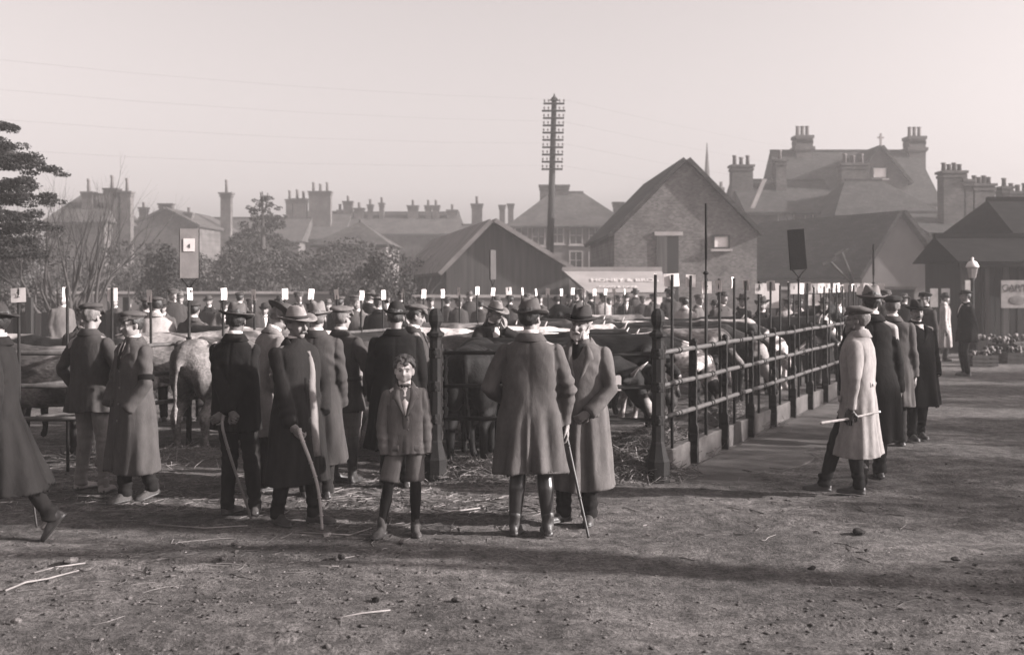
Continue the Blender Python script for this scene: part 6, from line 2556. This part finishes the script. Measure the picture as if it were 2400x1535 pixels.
for px_, Y, k_, r_ in order:
    src = CR[k_]
    if k_ not in usedp:
        usedp.add(k_)
        o = src
    else:
        o = copy_tree(src)
    c = PX(px_, 0, Y)
    o.location = (c.x, Y, 0)
    o.rotation_euler = (0, 0, math.radians(r_))
    s = rs.uniform(.88, 1.06)
    o.scale = (s, s, s)
    where = 'at far left' if px_ < 500 else 'left of centre' if px_ < 900 else 'behind the pen' if px_ < 1300 else 'before the lettered shed' if px_ < 1560 else 'beyond the right-hand cattle'
    key_ = (k_, where)
    seen_[key_] = seen_.get(key_, 0) + 1
    nth = ', %s from left' % ['first', 'second', 'third', 'fourth', 'fifth', 'sixth'][seen_[key_] - 1] if tot_[key_] > 1 else ''
    tag(o, '%s, crowd %s%s' % (DESC[k_], where, nth), 'man', 'crowd beyond the pens')
# crates and produce by the barn at right
rs = np.random.RandomState(5)
for i, (px_, py_, Y) in enumerate(((2325, 800, 27), (2350, 790, 27.5), (2380, 800, 27), (2312, 770, 29), (2345, 762, 29), (2385, 765, 29), (2300, 812, 26))):
    c = PX(px_, py_, Y)
    rt = empty('slatted_crate', (c.x, Y, 0), rs.uniform(-.3, .3), '%s slatted crate of produce under the canopy at right' % ordn[i], 'crate', 'crates under the canopy')
    h = .28 + .22 * (i % 2)
    for z in np.arange(.05, h, .09):
        for (x, y, sx, sy) in ((0, -.2, .62, .02), (0, .2, .62, .02), (-.3, 0, .02, .38), (.3, 0, .02, .38)):
            mb = MB()
            mb.box((x, y, z), (sx, sy, .07))
            mb.build('slat', BOARDP, rt, False)
    for k in range(22):
        mb = MB()
        mb.ball((rs.uniform(-.24, .24), rs.uniform(-.15, .15), h + rs.uniform(-.05, .1)), rs.uniform(.03, .055), 8, 6)
        mb.build('produce', mat('produce_pale', .17, .4, 9, .8, .2, 30, .2) if k % 3 else LEAFM, rt)

# unseen trees added outside the right edge to cast shade over the ground
bare_tree('bare_tree', 'unseen bare tree added outside the right edge for its shadow, the nearest to us', (9.2, 5.95, 0), 14.0, 81, 1, .32, .19, 1)
bare_tree('bare_tree', 'unseen bare tree added outside the right edge for its shadow, second from us', (10.6, 5.35, 0), 15.0, 82, 1, .30, .21, 1)
for i, (x, y, zc) in enumerate(((14.2, 6.6, 2.8), (15.4, 9.6, 3.0), (17.4, 13.2, 3.2), (19.4, 17.0, 3.4), (21.8, 21.0, 3.7))):  # leafy row out of view, added to dapple the ground at right
    rt = empty('added_shade_tree', (x, y, 0), 0, '%s evergreen of the unseen row added outside the right edge for shade' % ordn[i], 'tree', 'added shade evergreens')
    mb = MB()
    mb.tube([(0, 0, 0), (.05, 0, 1.5), (0, .05, zc + .8)], [.2, .16, .05], 8)
    mb.build('trunk', BARK, rt)
    rs2 = np.random.RandomState(90 + i)
    cc = rs2.normal(size=(26, 3)) * V(.9, 1.1, .75) + V(0, 0, zc)
    leaves(cc, np.full((26, 3), .75), 7000, .085, 95 + i).build('crown', LEAFM, rt, False)
# ------------------------------------------------------------------ the smoky air
mb = MB()
mb.box((0, 80, 8.0), (260, 190, 18.4))
m = bpy.data.materials.new('haze')
m.use_nodes = True
n, l = m.node_tree.nodes, m.node_tree.links
for q in list(n):
    if q.type == 'BSDF_PRINCIPLED':
        n.remove(q)
vp = n.new('ShaderNodeVolumePrincipled')
vp.inputs['Color'].default_value = (.60, .58, .575, 1)
vp.inputs['Density'].default_value = .0021
vp.inputs['Anisotropy'].default_value = 0.1
l.new(vp.outputs[0], [q for q in n if q.type == 'OUTPUT_MATERIAL'][0].inputs['Volume'])
o = mb.build('haze', m, None, False)
tag(o, 'smoky morning haze hanging over the market', 'haze', kind='stuff')
bpy.data.scenes.remove(TMP)
